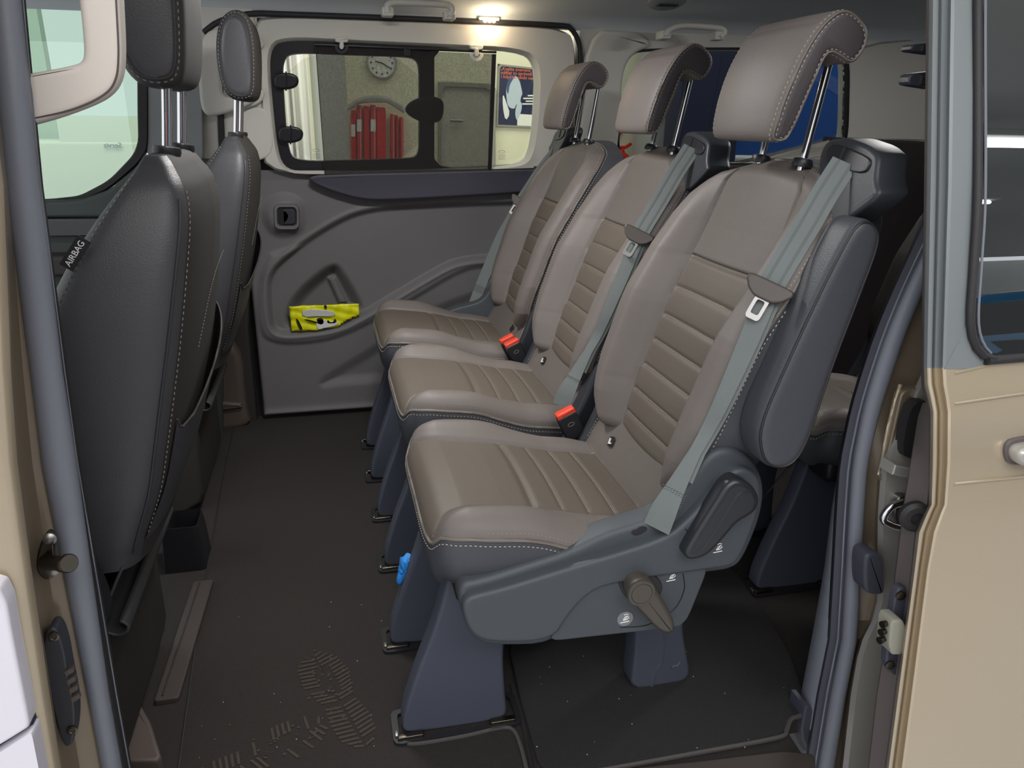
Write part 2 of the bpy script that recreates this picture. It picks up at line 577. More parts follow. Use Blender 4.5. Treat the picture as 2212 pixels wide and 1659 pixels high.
def back_x(yl, z, tilt=0.0):
    """front surface of the backrest"""
    yl = np.asarray(yl, float); z = np.asarray(z, float); a = np.abs(yl)
    x = smooth_interp(z, ZC, XC)
    amp = np.interp(z, [.45, .52, .60, .72, .80, .86, .93, .97], [.035, .052, .060, .060, .052, .038, .012, 0.0])
    hi = back_insert(z); hw = back_hw(z)
    x = x - amp * sstep(hi - .012, hi + .05, a)
    x = x - .006 * (1 - (np.clip(a / hi, 0, 1)) ** 2)
    e = np.minimum(hw - a, np.minimum((BZ1 - z) * 1.2, (z - BZ0) * 1.2)); R_ = .034
    e = np.clip(e, 0, R_); x = x + R_ - np.sqrt(np.maximum(R_ * R_ - (R_ - e) ** 2, 0))
    ins = a < hi
    g = np.zeros_like(x)
    for zz in CH_Z: g = np.maximum(g, .0030 * np.exp(-((z - zz + .25 * yl * yl) / .0042) ** 2) * (a < hi + .004))
    g = np.maximum(g, .007 * np.exp(-((z - SEAM_Z) / .0035) ** 2) * (a < hi + .004))
    g = np.maximum(g, .0065 * np.exp(-((a - hi) / .0036) ** 2) * (z < BZ1 - .015))
    # each quilted channel swells a little between its stitch lines
    edges = [BZ0] + CH_Z + [SEAM_Z]
    sw = np.zeros_like(x)
    for z0, z1 in zip(edges[:-1], edges[1:]):
        t = (z - z0) / (z1 - z0); sw = np.where((t > 0) & (t < 1) & ins, .0013 * np.sin(np.clip(t, 0, 1) * math.pi), sw)
    return x + g - sw + (z - .5) * math.tan(tilt)


CXF, CXR, CHY = .118, .566, .222


def cush_z(x, yl):
    x = np.asarray(x, float); a = np.abs(yl)
    z = np.interp(x, [.10, .14, .18, .25, .30, .35, .40, .45, .49, .503, .53, .55, .565, .58], [.438, .446, .449, .441, .433, .421, .409, .402, .394, .402, .444, .478, .492, .495])
    ys = cush_seam(x)
    z = z + .022 * sstep(ys - .01, ys + .045, a) * (1 - sstep(.26, .40, x)) + .006 * sstep(ys - .01, ys + .03, a) * sstep(.3, .4, x)
    z = z + .006 * (1 - np.clip(a / ys, 0, 1) ** 2) * (1 - sstep(.42, .5, x))
    return z


def cush_seam(x):
    return .134 + .055 * np.exp(-(np.asarray(x, float) - CXF) / .026)


CUSH_X = [.300, .350, .397, .443]
REAR_X = .497


def superellipse(t, n=7.0):
    c, s = math.cos(t), math.sin(t)
    return (abs(c) ** (2 / n) * (1 if c >= 0 else -1), abs(s) ** (2 / n) * (1 if s >= 0 else -1))


def sq_to_round(A, B, n=6.5):
    """square grid -> rounded square"""
    r = np.maximum(np.abs(A), np.abs(B)) + 1e-9
    a, b = A / r, B / r
    k = (np.abs(a) ** n + np.abs(b) ** n) ** (-1.0 / n)
    return a * k * r, b * k * r, r


def rear_seat(label, cat_loc, s=1, tilt=0.0, armrest=False, levers=True, detail=1.0, buckled=True, group='second row seats', name='rear_seat'):
    root = thing(name, label, 'seat', cat_loc, group)
    yc = cat_loc[1]; dx = cat_loc[0]

    def loc(P):                                    # world point -> seat local (mirrored seats flip)
        return np.array([P[0] - dx, (P[1] - yc) * s, P[2]])

    def fl(V): return [(v[0], v[1] * s, v[2]) for v in V]
    tx = lambda z: (z - .5) * math.tan(tilt)
    stitch = MB()

    # ---- seat cushion: top leather split along its seams
    n = int(170 * detail)
    A, B = np.meshgrid(np.linspace(-1, 1, n), np.linspace(-1, 1, n))
    a, b, r = sq_to_round(A, B)
    X = (CXF + CXR) / 2 + a * (CXR - CXF) / 2; Y = b * CHY
    Y = Y * np.interp(X, [.1, .2, .45, .56], [.985, 1.0, .985, .90])
    Z = cush_z(X, Y)
    e = (1 - r) * .2; R_ = .034; e = np.clip(e, 0, R_)
    Z = Z - (R_ - np.sqrt(np.maximum(R_ * R_ - (R_ - e) ** 2, 0))) * (1 - .75 * sstep(.49, .53, X))
    ys = cush_seam(X); g = np.zeros_like(X)
    for k, xx in enumerate(CUSH_X): g = np.maximum(g, (.005 if k == 0 else .0026) * np.exp(-((X - xx + .12 * Y * Y) / (.007 if k == 0 else .0042)) ** 2) * (np.abs(Y) < ys))
    g = np.maximum(g, .006 * np.exp(-((np.abs(Y) - ys) / .004) ** 2) * (X < REAR_X) * sstep(0, .02, X - CXF))
    g = np.maximum(g, .007 * np.exp(-((X - REAR_X) / .004) ** 2))
    Z = Z - g
    V = np.stack([X, Y * s, Z], -1)
    Xm = (X[:-1, :-1] + X[1:, 1:]) / 2; Ym = (Y[:-1, :-1] + Y[1:, 1:]) / 2
    reg = np.zeros(Xm.shape, int); ins = np.abs(Ym) < cush_seam(Xm)
    for k, (x0, x1) in enumerate(zip([0] + CUSH_X, CUSH_X + [REAR_X])): reg[ins & (Xm - .0 + .12 * Ym * Ym >= x0) & ((Xm + .12 * Ym * Ym < x1) | (k == 4))] = k + 1
    reg[Xm > REAR_X] = 9; reg[(reg == 0) & (Ym > 0)] = 10
    spec = {1: ('seat_cushion', 'leather_insert', None), 0: ('side_bolster', 'leather_taupe', 1), 10: ('side_bolster', 'leather_taupe', 1)}
    for k in range(2, 6): spec[k] = ('quilted_panel', 'leather_insert', 1)
    spec[9] = ('rear_panel', 'leather_panel', 1)
    parts = split_grid(V, reg, spec, root); cushion = parts[1]
    parts[9]['label'] = 'upturned rear strip of the cushion with a child seat tag'
    # boundary loop of the cushion
    T = np.linspace(0, 2 * math.pi, 181)[:-1]
    loop = []
    for t in T:
        ca, sa = math.cos(t), math.sin(t); m_ = max(abs(ca), abs(sa))
        aa, bb, _ = sq_to_round(np.array(ca / m_), np.array(sa / m_))
        x = (CXF + CXR) / 2 + float(aa) * (CXR - CXF) / 2; y = float(bb) * CHY * np.interp(x, [.1, .2, .45, .56], [.985, 1.0, .985, .90])
        loop.append((x, y, float(cush_z(x, y)) - .034 * (1 - .75 * float(sstep(.49, .53, x)))))
    loop = np.array(loop)
    V_, F_ = tube_vf(fl(loop), .0032, 6, closed=True); raw('piping', V_, F_, 'piping', cushion, 60)
    lo = loop.copy(); lo[:, 2] += .0105; lo[:, :2] = (lo[:, :2] - [(CXF + CXR) / 2, 0]) * .988 + [(CXF + CXR) / 2, 0]
    dashes(stitch, fl(lo[20:161]))
    lo = loop.copy(); lo[:, 2] -= .009; lo[:, :2] = (lo[:, :2] - [(CXF + CXR) / 2, 0]) * 1.012 + [(CXF + CXR) / 2, 0]
    dashes(stitch, fl(lo[20:161]), .0048, .0026, .001)
    # skirt below the piping
    Vs = []; Fs = []; m_ = len(loop); c = np.array([(CXF + CXR) / 2, 0])
    rings = []
    for dz, sc in ((0, .995), (-.012, 1.008), (-.03, 1.008), (-.055, .99), (-.075, .955), (-.08, .90)):
        q = loop.copy(); q[:, :2] = (q[:, :2] - c) * sc + c
        q[:, 2] = np.maximum((np.minimum(q[:, 2], .425) if dz < -.02 else q[:, 2]) + dz, .335) if dz else q[:, 2]
        rings.append(q)
    for q in rings: Vs += list(q)
    for k in range(len(rings) - 1):
        for i in range(m_):
            j = (i + 1) % m_; Fs.append((k * m_ + i, k * m_ + j, (k + 1) * m_ + j, (k + 1) * m_ + i))
    Fs.append(tuple((len(rings) - 1) * m_ + i for i in range(m_)))
    raw('cushion_skirt', fl(Vs), Fs, 'leather_charcoal', root, 50)['label'] = 'charcoal leather skirt under the seat cushion'
    # stitch rows on the quilting
    for xx in CUSH_X[1:]:
        yy = np.linspace(-.125, .125, 30); xs = xx - .12 * yy * yy
        dashes(stitch, fl(np.stack([xs, yy, cush_z(xs, yy) - .0012], 1)), .004, .0022, .0006)
    # child seat tag
    zz = float(cush_z(.520, .1))
    tagm = MB(); tagm.add(*plate_vf(rrect(-.008, -.010, .008, .010, .003), 0, .002, .0005))
    Mx = basis((.516, .098 * s, zz + .004), (0.25, -.9 * s, .3), (.5, .2 * s, .85))
    tv = [tuple(Mx @ Vector((v[0], v[2], -v[1]))) for v in tagm.V]
    raw('child_seat_tag', tv, tagm.F, 'plastic_black', parts[9])['label'] = 'small black and white child seat tag'
    tm2 = MB(); tm2.add(*plate_vf([(-.005, -.006), (.004, -.006), (.004, -.003), (-.001, -.003), (-.001, .006), (-.005, .006)], 0, .002))
    raw('child_seat_symbol', [tuple(Mx @ Vector((v[0], v[2], -v[1] + .0015))) for v in tm2.V], tm2.F, 'print_white', parts[9])

    # ---- backrest
    nz = int(230 * detail); ny = int(150 * detail)
    bb = np.linspace(0, 1, nz); aa = np.linspace(-1, 1, ny)
    AA, ZZ = np.meshgrid(aa, BZ0 + (BZ1 - BZ0) * bb)
    YY = AA * back_hw(ZZ)
    XX = back_x(YY, ZZ, tilt)
    zw = lambda a_, z_: z_ - .022 * np.abs(a_) ** 2.5 * np.clip((z_ - .88) / .088, 0, 1) ** 2
    V = np.stack([XX, YY * s, zw(AA, ZZ)], -1)
    Zm = (ZZ[:-1, :-1] + ZZ[1:, 1:]) / 2; Ym = (YY[:-1, :-1] + YY[1:, 1:]) / 2
    reg = np.zeros(Zm.shape, int); ins = np.abs(Ym) < back_insert(Zm)
    ee = [0] + CH_Z + [SEAM_Z]
    for k, (z0, z1) in enumerate(zip(ee[:-1], ee[1:])): reg[ins & (Zm + .25 * Ym * Ym >= z0) & (Zm + (.25 * Ym * Ym if k < 6 else 0) < z1)] = k + 1
    reg[ins & (Zm >= SEAM_Z) & (Zm < BZ1 - .012)] = 9
    spec = {0: ('backrest', 'leather_taupe', None)}
    for k in range(1, 8): spec[k] = ('quilted_panel', 'leather_insert', 0)
    spec[9] = ('shoulder_panel', 'leather_panel', 0)
    back = split_grid(V, reg, spec, root)[0]
    # outline loop of the backrest
    zz = np.linspace(BZ0, BZ1, 60); hw = back_hw(zz)
    right = np.stack([back_x(-hw, zz, tilt), -hw, zz], 1); left = np.stack([back_x(hw, zz, tilt), hw, zz], 1)
    right[:, 2] = zw(1.0, right[:, 2]); left[:, 2] = zw(1.0, left[:, 2])
    yt = np.linspace(-1, 1, 16)[1:-1] * float(back_hw(BZ1)); top = np.stack([back_x(yt, np.full_like(yt, BZ1), tilt), yt, np.full_like(yt, BZ1)], 1)
    top[:, 2] = zw(np.linspace(-1, 1, 16)[1:-1], top[:, 2])
    yb = np.linspace(1, -1, 16)[1:-1] * float(back_hw(BZ0)); bot = np.stack([back_x(yb, np.full_like(yb, BZ0), tilt), yb, np.full_like(yb, BZ0)], 1)
    loop = np.vstack([right, top, left[::-1], bot])
    V_, F_ = tube_vf(fl(loop), .0032, 6, closed=True); raw('piping', V_, F_, 'piping', back, 60)
    arch = np.vstack([right[6:], top, left[::-1][:-6]])
    lo = arch.copy(); lo[:, 0] -= .008; lo[:, 1] *= .992; dashes(stitch, fl(lo), .0042, .0028, .0007)
    lo = arch.copy(); lo[:, 0] += .008; lo[:, 1] *= 1.012; lo[:, 2] += .001; dashes(stitch, fl(lo), .0048, .0028, .001)
    for zc_ in CH_Z:
        yy = np.linspace(-.112, .112, 26); z_ = zc_ - .25 * yy * yy
        dashes(stitch, fl(np.stack([back_x(yy, z_, tilt) - .0008, yy, z_], 1)), .004, .0022, .0006)
    # charcoal shell behind
    Vs = []; Fs = []; m_ = len(loop); ctr = np.array([0, .70])
    ringz = []
    for d, sc in ((0.0, .995), (.012, 1.012), (.05, 1.015), (.085, .985), (.102, .92), (.108, .8)):
        q = loop.copy(); q[:, 1] = q[:, 1] * sc; q[:, 2] = (q[:, 2] - .70) * (1 + (sc - 1) * .6) + .70; 
        flat = smooth_interp(q[:, 2], ZC, XC) + tx(q[:, 2]) + .015
        w = min(1.0, d / .085); q[:, 0] = (q[:, 0] + d) * (1 - w) + (flat + .075) * w + max(0, d - .085)
        ringz.append(q)
    for q in ringz: Vs += list(q)
    for k in range(len(ringz) - 1):
        for i in range(m_):
            j = (i + 1) % m_; Fs.append((k * m_ + i, k * m_ + j, (k + 1) * m_ + j, (k + 1) * m_ + i))
    Fs.append(tuple((len(ringz) - 1) * m_ + i for i in range(m_)))
    raw('back_shell', fl(Vs), Fs, 'leather_charcoal', root, 50)['label'] = 'charcoal leather back and sides of the backrest'

    # ---- headrest
    hp = [(.657, 1.001), (.649, 1.012), (.653, 1.045), (.661, 1.078), (.676, 1.120), (.697, 1.157), (.716, 1.176), (.735, 1.184), (.757, 1.178), (.777, 1.160),
          (.781, 1.140), (.770, 1.119), (.757, 1.112), (.738, 1.120), (.722, 1.124), (.713, 1.112), (.704, 1.085), (.694, 1.052), (.684, 1.018), (.676, 1.003)]
    prof = spline(hp, 80, True)
    if area2(prof) < 0: prof = prof[::-1]
    Vh = []; Fh = []; m_ = len(prof); HW = .106; HC = -.026
    vv = [-1, -.985, -.95, -.9, -.8, -.6, -.3, 0, .3, .6, .8, .9, .95, .985, 1]

    def hr_pt(p, v, ins_=0.0):
        z = p[1]; w = np.interp(z, [1.0, 1.03, 1.09, 1.19], [.86, .93, .99, 1.0]) * HW
        bulge = -.016 * (1 - v * v) if p[0] < .70 else -.004 * (1 - v * v)
        return (p[0] + bulge + .008 + tx(z), HC + v * w, z)
    for v in vv:
        d = (1 - math.sqrt(max(0, 1 - ((abs(v) - .9) / .1) ** 2))) * .009 if abs(v) > .9 else 0
        q = inset(prof, d)
        Vh += [hr_pt(p, v) for p in q]
    for k in range(len(vv) - 1):
        for i in range(m_):
            j = (i + 1) % m_; Fh.append((k * m_ + i, k * m_ + j, (k + 1) * m_ + j, (k + 1) * m_ + i))
    head = raw('headrest', fl(Vh), Fh, 'leather_taupe', root, 70)
    for sd in (-1, 1):
        q = inset(prof, .0085); cp = MB()
        ring0 = [hr_pt(p, sd * .992) for p in inset(prof, .0055)]; ring1 = [hr_pt(p, sd * 1.012) for p in q]; ring2 = [hr_pt(p, sd * 1.02) for p in inset(prof, .012)]
        cp.add(ring0 + ring1 + ring2, [(k * m_ + i, k * m_ + (i + 1) % m_, (k + 1) * m_ + (i + 1) % m_, (k + 1) * m_ + i) for k in range(2) for i in range(m_)] + [tuple(2 * m_ + i for i in range(m_))])
        raw('side_panel', fl(cp.V), cp.F, 'leather_headrest_side', head, 50)
        V_, F_ = tube_vf(fl([hr_pt(p, sd * .985) for p in inset(prof, .0035)]), .0024, 6, closed=True); raw('piping', V_, F_, 'piping', head, 60)
        fr_ = [hr_pt(p, sd * .95) for p in prof[:48]]
        dashes(stitch, fl([hr_pt(p, sd * .945) for p in inset(prof, .0004)]), .0045, .003, .0007)
        dashes(stitch, fl([hr_pt(p, sd * 1.004) for p in inset(prof, .0068)]), .0045, .003, .0008)
    for sd in (-1, 1):
        y = -.010 + .062 * sd
        p0 = np.array([.744 + tx(.95), y, .950]); p1 = np.array([.772 + tx(1.12), y, 1.128])
        tube('headrest_post', fl([p0, (p0 + p1) / 2, p1]), .0063, 'chrome', root, 16)
        d = (p1 - p0) / np.linalg.norm(p1 - p0)
        Vc, Fc = lathe_vf([(.016, 0), (.0165, .004), (.0165, .009), (.014, .013), (.0085, .014)], fl([p0 + d * .012])[0], (d[0], 0, d[2]), 20)
        raw('post_collar', Vc, Fc, 'plastic_black', root, 40)

    # ---- shoulder belt guide on the outer corner
    gp = lambda L_: [(q[1] - 1.2, q[2]) for q in (atx(a_, b_, .722) for a_, b_ in L_)]
    go = gp([(1752, 330), (1762, 302), (1800, 297), (1850, 314), (1878, 336), (1882, 390), (1896, 418), (1880, 440), (1832, 482), (1806, 488), (1790, 440), (1756, 372)])
    gx = .722 + tx(.95)
    gmap = lambda a_, b_, c_: (gx + c_ - (b_ - .93) * (-.25), a_ * s, b_)
    guide = plate('belt_guide', chaikin(go, 2, keep=.18), 0.0, .055, 'plastic_guide', root, .006, .012, 4, gmap)
    slot = chaikin(gp([(1768, 336), (1772, 314), (1790, 311), (1860, 338), (1868, 352), (1858, 378), (1800, 362), (1775, 350)]), 2)
    plate('belt_slot', slot, -.003, .004, 'plastic_black', guide, .002, fmap=gmap)
    plate('guide_rib', gp([(1806, 318), (1809, 319), (1804, 352), (1801, 351)]), -.005, .002, 'plastic_guide', guide, fmap=gmap)

    # ---- seat belt
    def onback(px, py, off=.013):
        for y in np.linspace(.93, 1.16, 140):
            P = at(px, py, y)
            if P[0] >= float(back_x(np.array(y - 1.20), np.array(np.clip(P[2], BZ0, BZ1)))) - off: return P
        return at(px, py, .98)
    up = [at(1826, 350, .992), at(1804, 384, .990), at(1778, 425, .986), at(1748, 478, .981)] + [onback(px, py, .018) for px, py in ((1718, 528), (1688, 578), (1660, 626))]
    low = [onback(px, py) for px, py in ((1660, 626),)] + [onback(px, py, .020) for px, py in ((1636, 690), (1610, 752), (1584, 812), (1557, 872), (1528, 930))] + [at(1497, 985, .966), at(1466, 1042, .962), at(1438, 1095, .958), at(1418, 1142, .958)]
    sh = np.array([0, 1.2, 0])
    up = np.array([p - sh for p in up]); low = np.array([p - sh for p in low])
    if s < 0:                                      # the far seat's belt hangs free beside the door
        up = np.array([(.762, -.205, .972), (.724, -.238, .915), (.689, -.250, .867), (.655, -.254, .815), (.622, -.256, .766)])
        low = np.array([(.622, -.256, .766), (.590, -.256, .705), (.556, -.256, .644), (.503, -.254, .521), (.476, -.252, .455), (.466, -.250, .430)])
    up = spline(up, 26); low = spline(low, 40)
    up[:, 0] += [tx(z) for z in up[:, 2]]; low[:, 0] += [tx(z) * .8 for z in low[:, 2]]
    nrm = np.array([-.62, -.74, .25]) if s > 0 else np.array([-.55, .80, .2])

    def wd(P):
        T_ = np.gradient(P, axis=0); return np.cross(T_, nrm)
    Vb, Fb = ribbon_vf(up, wd(up), .038, .0014)
    webbing = raw('belt_webbing', fl(Vb), Fb, 'belt', root, 50); webbing['label'] = 'grey seat belt webbing'
    wl = np.interp(np.linspace(0, 1, 40), [0, .25, .5, .66, .8, .92, 1], [.032, .028, .022, .018, .028, .040, .042])
    if s < 0: wl = np.full(40, .038)
    Vb, Fb = ribbon_vf(low, wd(low), wl, .0014)
    raw('belt_webbing', fl(Vb), Fb, 'belt', webbing, 50)
    low2 = low + nrm / np.linalg.norm(nrm) * -.004 + np.array([.006, 0, .004])
    Vb, Fb = ribbon_vf(low2[:32], wd(low2[:32]), wl[:32] * .9 + .006, .0014)
    raw('belt_webbing', fl(Vb), Fb, 'belt', webbing, 50)
    for q_, w_ in ((-.009, .004), (.009, .004)):
        Wn = wd(up); Wn = Wn / np.linalg.norm(Wn, axis=1)[:, None]
        Vb, Fb = ribbon_vf(up + Wn * q_ + nrm / np.linalg.norm(nrm) * .0009, Wn, w_, .0006); raw('webbing_stripe', fl(Vb), Fb, 'belt_rib', webbing, 50)
    sm = MB()
    T_ = low[-1] - low[-8]; T_ /= np.linalg.norm(T_); W_ = np.cross(T_, nrm); W_ /= np.linalg.norm(W_); nn = nrm / np.linalg.norm(nrm)
    for q in range(6):
        for k in range(9):
            c_ = low[-8] + T_ * (.004 + q * .0042) + W_ * (-.019 + k * .0047) + nn * .0014
            sm.add(*tube_vf([c_ - W_ * .0014 - T_ * .001, c_, c_ + W_ * .0014 + T_ * .001], .0008, 4))
    raw('sewn_patch', fl(sm.V), sm.F, 'belt_stitch', webbing, None)
    # tongue
    c_ = up[-1] + nn * .004; T_ = up[-1] - up[-4]; T_ /= np.linalg.norm(T_); W_ = np.cross(T_, nn); W_ /= np.linalg.norm(W_); N_ = np.cross(W_, T_)
    fm = lambda a_, b_, cc: tuple((c_ + W_ * a_ - T_ * b_ + nn * cc) * np.array([1, s, 1]))
    t_out = chaikin([(-.036, .004), (-.033, .013), (.033, .013), (.036, .004), (.026, -.009), (.014, -.016), (-.014, -.016), (-.026, -.009)], 2, keep=.15)
    tongue = plate('belt_tongue', t_out, .006, -.004, 'belt_tongue', webbing, .003, .002, 3, fm)
    Vt, Ft = ring_vf(chaikin([(-.011, -.010), (.011, -.010), (.011, -.048), (-.011, -.048)], 2, keep=.12), chaikin([(-.006, -.018), (.006, -.018), (.006, -.040), (-.006, -.040)], 2, keep=.12), .002, -.001, 60, fm)
    raw('tongue_plate', Vt, Ft, 'steel', tongue, 40)

    # ---- buckle on the inner side
    if buckled:
        bo = np.array([.478, .243, .416]); ax = np.array([-.42, 0, .90]); ax /= np.linalg.norm(ax); sd_ = np.array([.90, 0, .42]); sd_ /= np.linalg.norm(sd_)
        fm = lambda a_, b_, cc: tuple((bo + sd_ * a_ + ax * b_ + np.array([0, cc, 0])) * np.array([1, s, 1]))
        bk = plate('buckle', chaikin([(-.021, -.035), (-.023, .026), (.023, .026), (.021, -.035)], 2, keep=.12), -.013, .013, 'plastic_black', root, .004, .004, 3, fm)
        plate('release_button', chaikin([(-.021, .020), (-.021, .034), (.021, .034), (.021, .020)], 2, keep=.12), -.0115, .0115, 'red_plastic', bk, .003, .003, 3, fm)
        for cc0, cc1 in ((-.0136, -.012), (.0136, .012)):
            Vt, Ft = ring_vf([(.008 * math.cos(t), .003 + .0045 * math.sin(t)) for t in np.linspace(0, 6.28, 25)[:-1]], [(.0068 * math.cos(t), .003 + .0033 * math.sin(t)) for t in np.linspace(0, 6.28, 25)[:-1]], cc0, cc1, 24, fm)
            raw('oval_emblem', Vt, Ft, 'print_grey', bk, None)
        plate('buckle_stalk', chaikin([(-.012, -.034), (.012, -.034), (.012, -.075), (-.012, -.075)], 1), -.006, .006, 'plastic_guide', bk, .002, fmap=fm)

    # ---- base: pan, side covers, legs
    pan = MB(); pan.add(*box_vf((.36, 0, .335), (.40, .38, .07), .015)); pan.build('seat_pan', 'plastic_black', root)
    Ys = 1.20 - .250
    wide = chaikin(XZ([(985, 1258), (1000, 1340), (1022, 1380), (1065, 1393), (1195, 1389), (1230, 1330), (1270, 1285), (1320, 1262), (1525, 1235), (1580, 1227), (1605, 1203), (1641, 1115), (1650, 1052),
                       (1632, 998), (1595, 968), (1555, 965), (1520, 985), (1480, 1045), (1435, 1105), (1385, 1125), (1300, 1150), (1235, 1185), (1120, 1222), (1040, 1248)], Ys + .025), 2)
    face = chaikin(XZ([(998, 1310), (1008, 1352), (1028, 1380), (1068, 1391), (1195, 1387), (1230, 1330), (1270, 1285), (1320, 1262), (1525, 1233), (1580, 1226), (1604, 1203), (1639, 1115), (1648, 1057),
                       (1636, 1022), (1603, 1010), (1570, 1028), (1535, 1072), (1490, 1122), (1442, 1162), (1340, 1196), (1230, 1228), (1090, 1272), (1040, 1284), (1012, 1292)], Ys), 2)
    wide2 = chaikin([(.455, .30), (.475, .36), (.520, .44), (.545, .52), (.575, .555), (.615, .54), (.640, .49), (.640, .43), (.618, .35), (.56, .30)], 2)
    big = levers or s < 0
    cover = plate('side_cover', wide if big else wide2, -.232, -.185, 'plastic_shell' if big else 'plastic_guide', root, .010, .006, 4, lambda a_, b_, c_: (a_, c_ * s, b_))
    fmy = lambda a_, b_, c_: (a_, c_ * s, b_)
    if big: plate('cover_face', face, -.250, -.226, 'plastic_shell', cover, .007, 0, 4, fmy)
    lowp = chaikin(XZ([(1185, 1387), (1300, 1374), (1468, 1356), (1488, 1335), (1532, 1225), (1500, 1200), (1300, 1240), (1255, 1285), (1215, 1340)], Ys + .008), 2, keep=.15)
    if big: plate('lower_cover', lowp, -.242, -.20, 'plastic_shell', cover, .003, 0, 4, fmy)
    if levers:
        lv = chaikin(XZ([(1478, 1199), (1482, 1186), (1513, 1134), (1547, 1081), (1569, 1045), (1595, 1031), (1626, 1048), (1641, 1074), (1636, 1099), (1619, 1114), (1595, 1126), (1576, 1148), (1547, 1182), (1521, 1204), (1488, 1211)], Ys - .02), 2)
        L1 = plate('recline_lever', lv, -.274, -.245, 'plastic_lever', cover, .009, 0, 4, fmy); L1['label'] = 'black recline lever'
        edge = [(q[0], -.2735 * s, q[1]) for q in XZ([(1512, 1198), (1530, 1172), (1562, 1122), (1592, 1073), (1602, 1064), (1618, 1066)], Ys - .024)]
        tube('lever_ridge', spline(edge, 20), .0022, 'plastic_lever', L1, 6)
        hubc = at(1388, 1285, Ys - .028); hubc = (hubc[0], -.278 * s, hubc[2])
        arm = chaikin(XZ([(1362, 1262), (1388, 1250), (1415, 1262), (1425, 1285), (1458, 1338), (1463, 1366), (1446, 1376), (1425, 1368), (1385, 1325), (1362, 1302)], Ys - .025), 2)
        L2 = plate('lift_lever', arm, -.272, -.240, 'plastic_lever_brown', cover, .008, 0, 4, fmy); L2['label'] = 'brownish plastic fold lever with round hub'
        hub = raw('lever_hub', *lathe_vf([(.0225, 0), (.0225, .004), (.0215, .0055), (.0175, .006), (.017, .0045), (.0165, .006), (0, .0062)], (hubc[0], -.270 * s, hubc[2]), (0, -1 * s, 0), 32), 'plastic_lever_brown', L2)
        rec = chaikin(XZ([(1336, 1252), (1410, 1238), (1440, 1270), (1425, 1300), (1380, 1310), (1350, 1295)], Ys - .002), 2)
        plate('lever_recess', rec, -.2455, -.235, 'plastic_black', cover, .002, 0, 3, fmy)
        arc = [(q[0], -.2425 * s, q[1]) for q in XZ([(1340, 1356), (1400, 1350), (1455, 1318), (1478, 1275), (1476, 1240)], Ys + .007)]
        tube('scribe_line', spline(arc, 30), .0008, 'plastic_black', cover, 5)
        # printed symbols
        sym = at(1350, 1336, Ys + .008)
        V_, F_ = lathe_vf([(.0135, 0), (.0135, .0010), (0, .0010)], (sym[0], -.2422 * s, sym[2]), (0, -1 * s, 0), 28); dsk = raw('symbol_disc', V_, F_, 'print_grey', cover)

        def symbol(px, py, yy, sc, arcd=True):
            c0 = at(px, py, 1.2 + yy); mb = MB()
            B_ = lambda u, w: (c0[0] + u * sc, yy * s, c0[2] + w * sc)
            mb.add(*tube_vf([B_(-.8, -.8), B_(.8, -.65)], .10 * sc, 4))
            mb.add(*tube_vf([B_(-.3, -.35), B_(.0, .3), B_(.5, .45), B_(.75, .1), B_(.35, -.25), B_(-.3, -.35)], .09 * sc, 4))
            mb.add(*tube_vf([B_(.0, -.2), B_(.4, .3)], .09 * sc, 4))
            if arcd: mb.add(*tube_vf([B_(-.2, .7), B_(.25, .85), B_(.6, .7)], .09 * sc, 4))
            raw('lever_symbol', mb.V, mb.F, 'print_white', cover, None)
        symbol(1350, 1336, -.2438, .0095); symbol(1450, 1246, -.2428, .0095, False); symbol(1551, 1184, -.2508, .0095)
        for px0, py0, px1, py1 in ((1480, 1142, 1493, 1158), (1524, 1082, 1532, 1092)):
            a0 = at(px0, py0, Ys); a1 = at(px1, py1, Ys)
            tube('scribe_line', [(a0[0], -.2503 * s, a0[2]), (a1[0], -.2503 * s, a1[2])], .0008, 'plastic_black', cover, 4)
        so = chaikin(XZ([(1357, 1147), (1385, 1132), (1400, 1140), (1372, 1156)], 1.2 - .228), 2)
        plate('belt_pocket', so, -.2335, -.222, 'plastic_black', cover, .001, 0, 2, fmy)
    # inner cover (other side)
    wide2 = chaikin([(.455, .30), (.475, .36), (.520, .44), (.545, .52), (.575, .555), (.615, .54), (.640, .49), (.640, .43), (.618, .35), (.56, .30)], 2)
    plate('hinge_cover', wide2, .200, .228, 'plastic_guide', root, .012, .008, 3, fmy)
    for y0 in (-.122, .124):
        fl_o = chaikin([(.072, .006), (.074, .045), (.100, .130), (.132, .215), (.155, .30), (.16, .37), (.30, .37), (.285, .29), (.258, .21), (.252, .14), (.256, .06), (.262, .002), (.20, .0), (.12, .002)], 2, keep=.2)
        leg = plate('leg', fl_o, y0, y0 + .042, 'plastic_leg', root, .006, .006, 3, fmy)
        rl = chaikin([(.505, .004), (.508, .10), (.50, .20), (.485, .33), (.595, .33), (.600, .13), (.632, .004)], 2, keep=.14)
        leg2 = plate('leg', rl, y0 + .015, y0 + .065, 'plastic_leg', root, .006, .006, 3, fmy)
        tube('pressed_rib', [(.548, (y0 + .0148) * s, .004), (.549, (y0 + .0148) * s, .035), (.562, (y0 + .0148) * s, .055), (.565, (y0 + .0148) * s, .16)], .003, 'plastic_leg', leg2, 6)
        tube('pressed_rib', [(.585, (y0 + .0148) * s, .045), (.598, (y0 + .0148) * s, .046), (.604, (y0 + .0148) * s, .056)], .0025, 'plastic_leg', leg2, 6)
        # floor anchor
        an = MB()
        an.add(*ring_vf(rrect(.055, y0 - .022, .285, y0 + .062, .012), rrect(.066, y0 - .012, .275, y0 + .052, .008), .006, -.003, 60, lambda a_, b_, c_: (a_, b_ * s, c_)))
        a_o = an.build('floor_anchor', 'plastic_black', root)
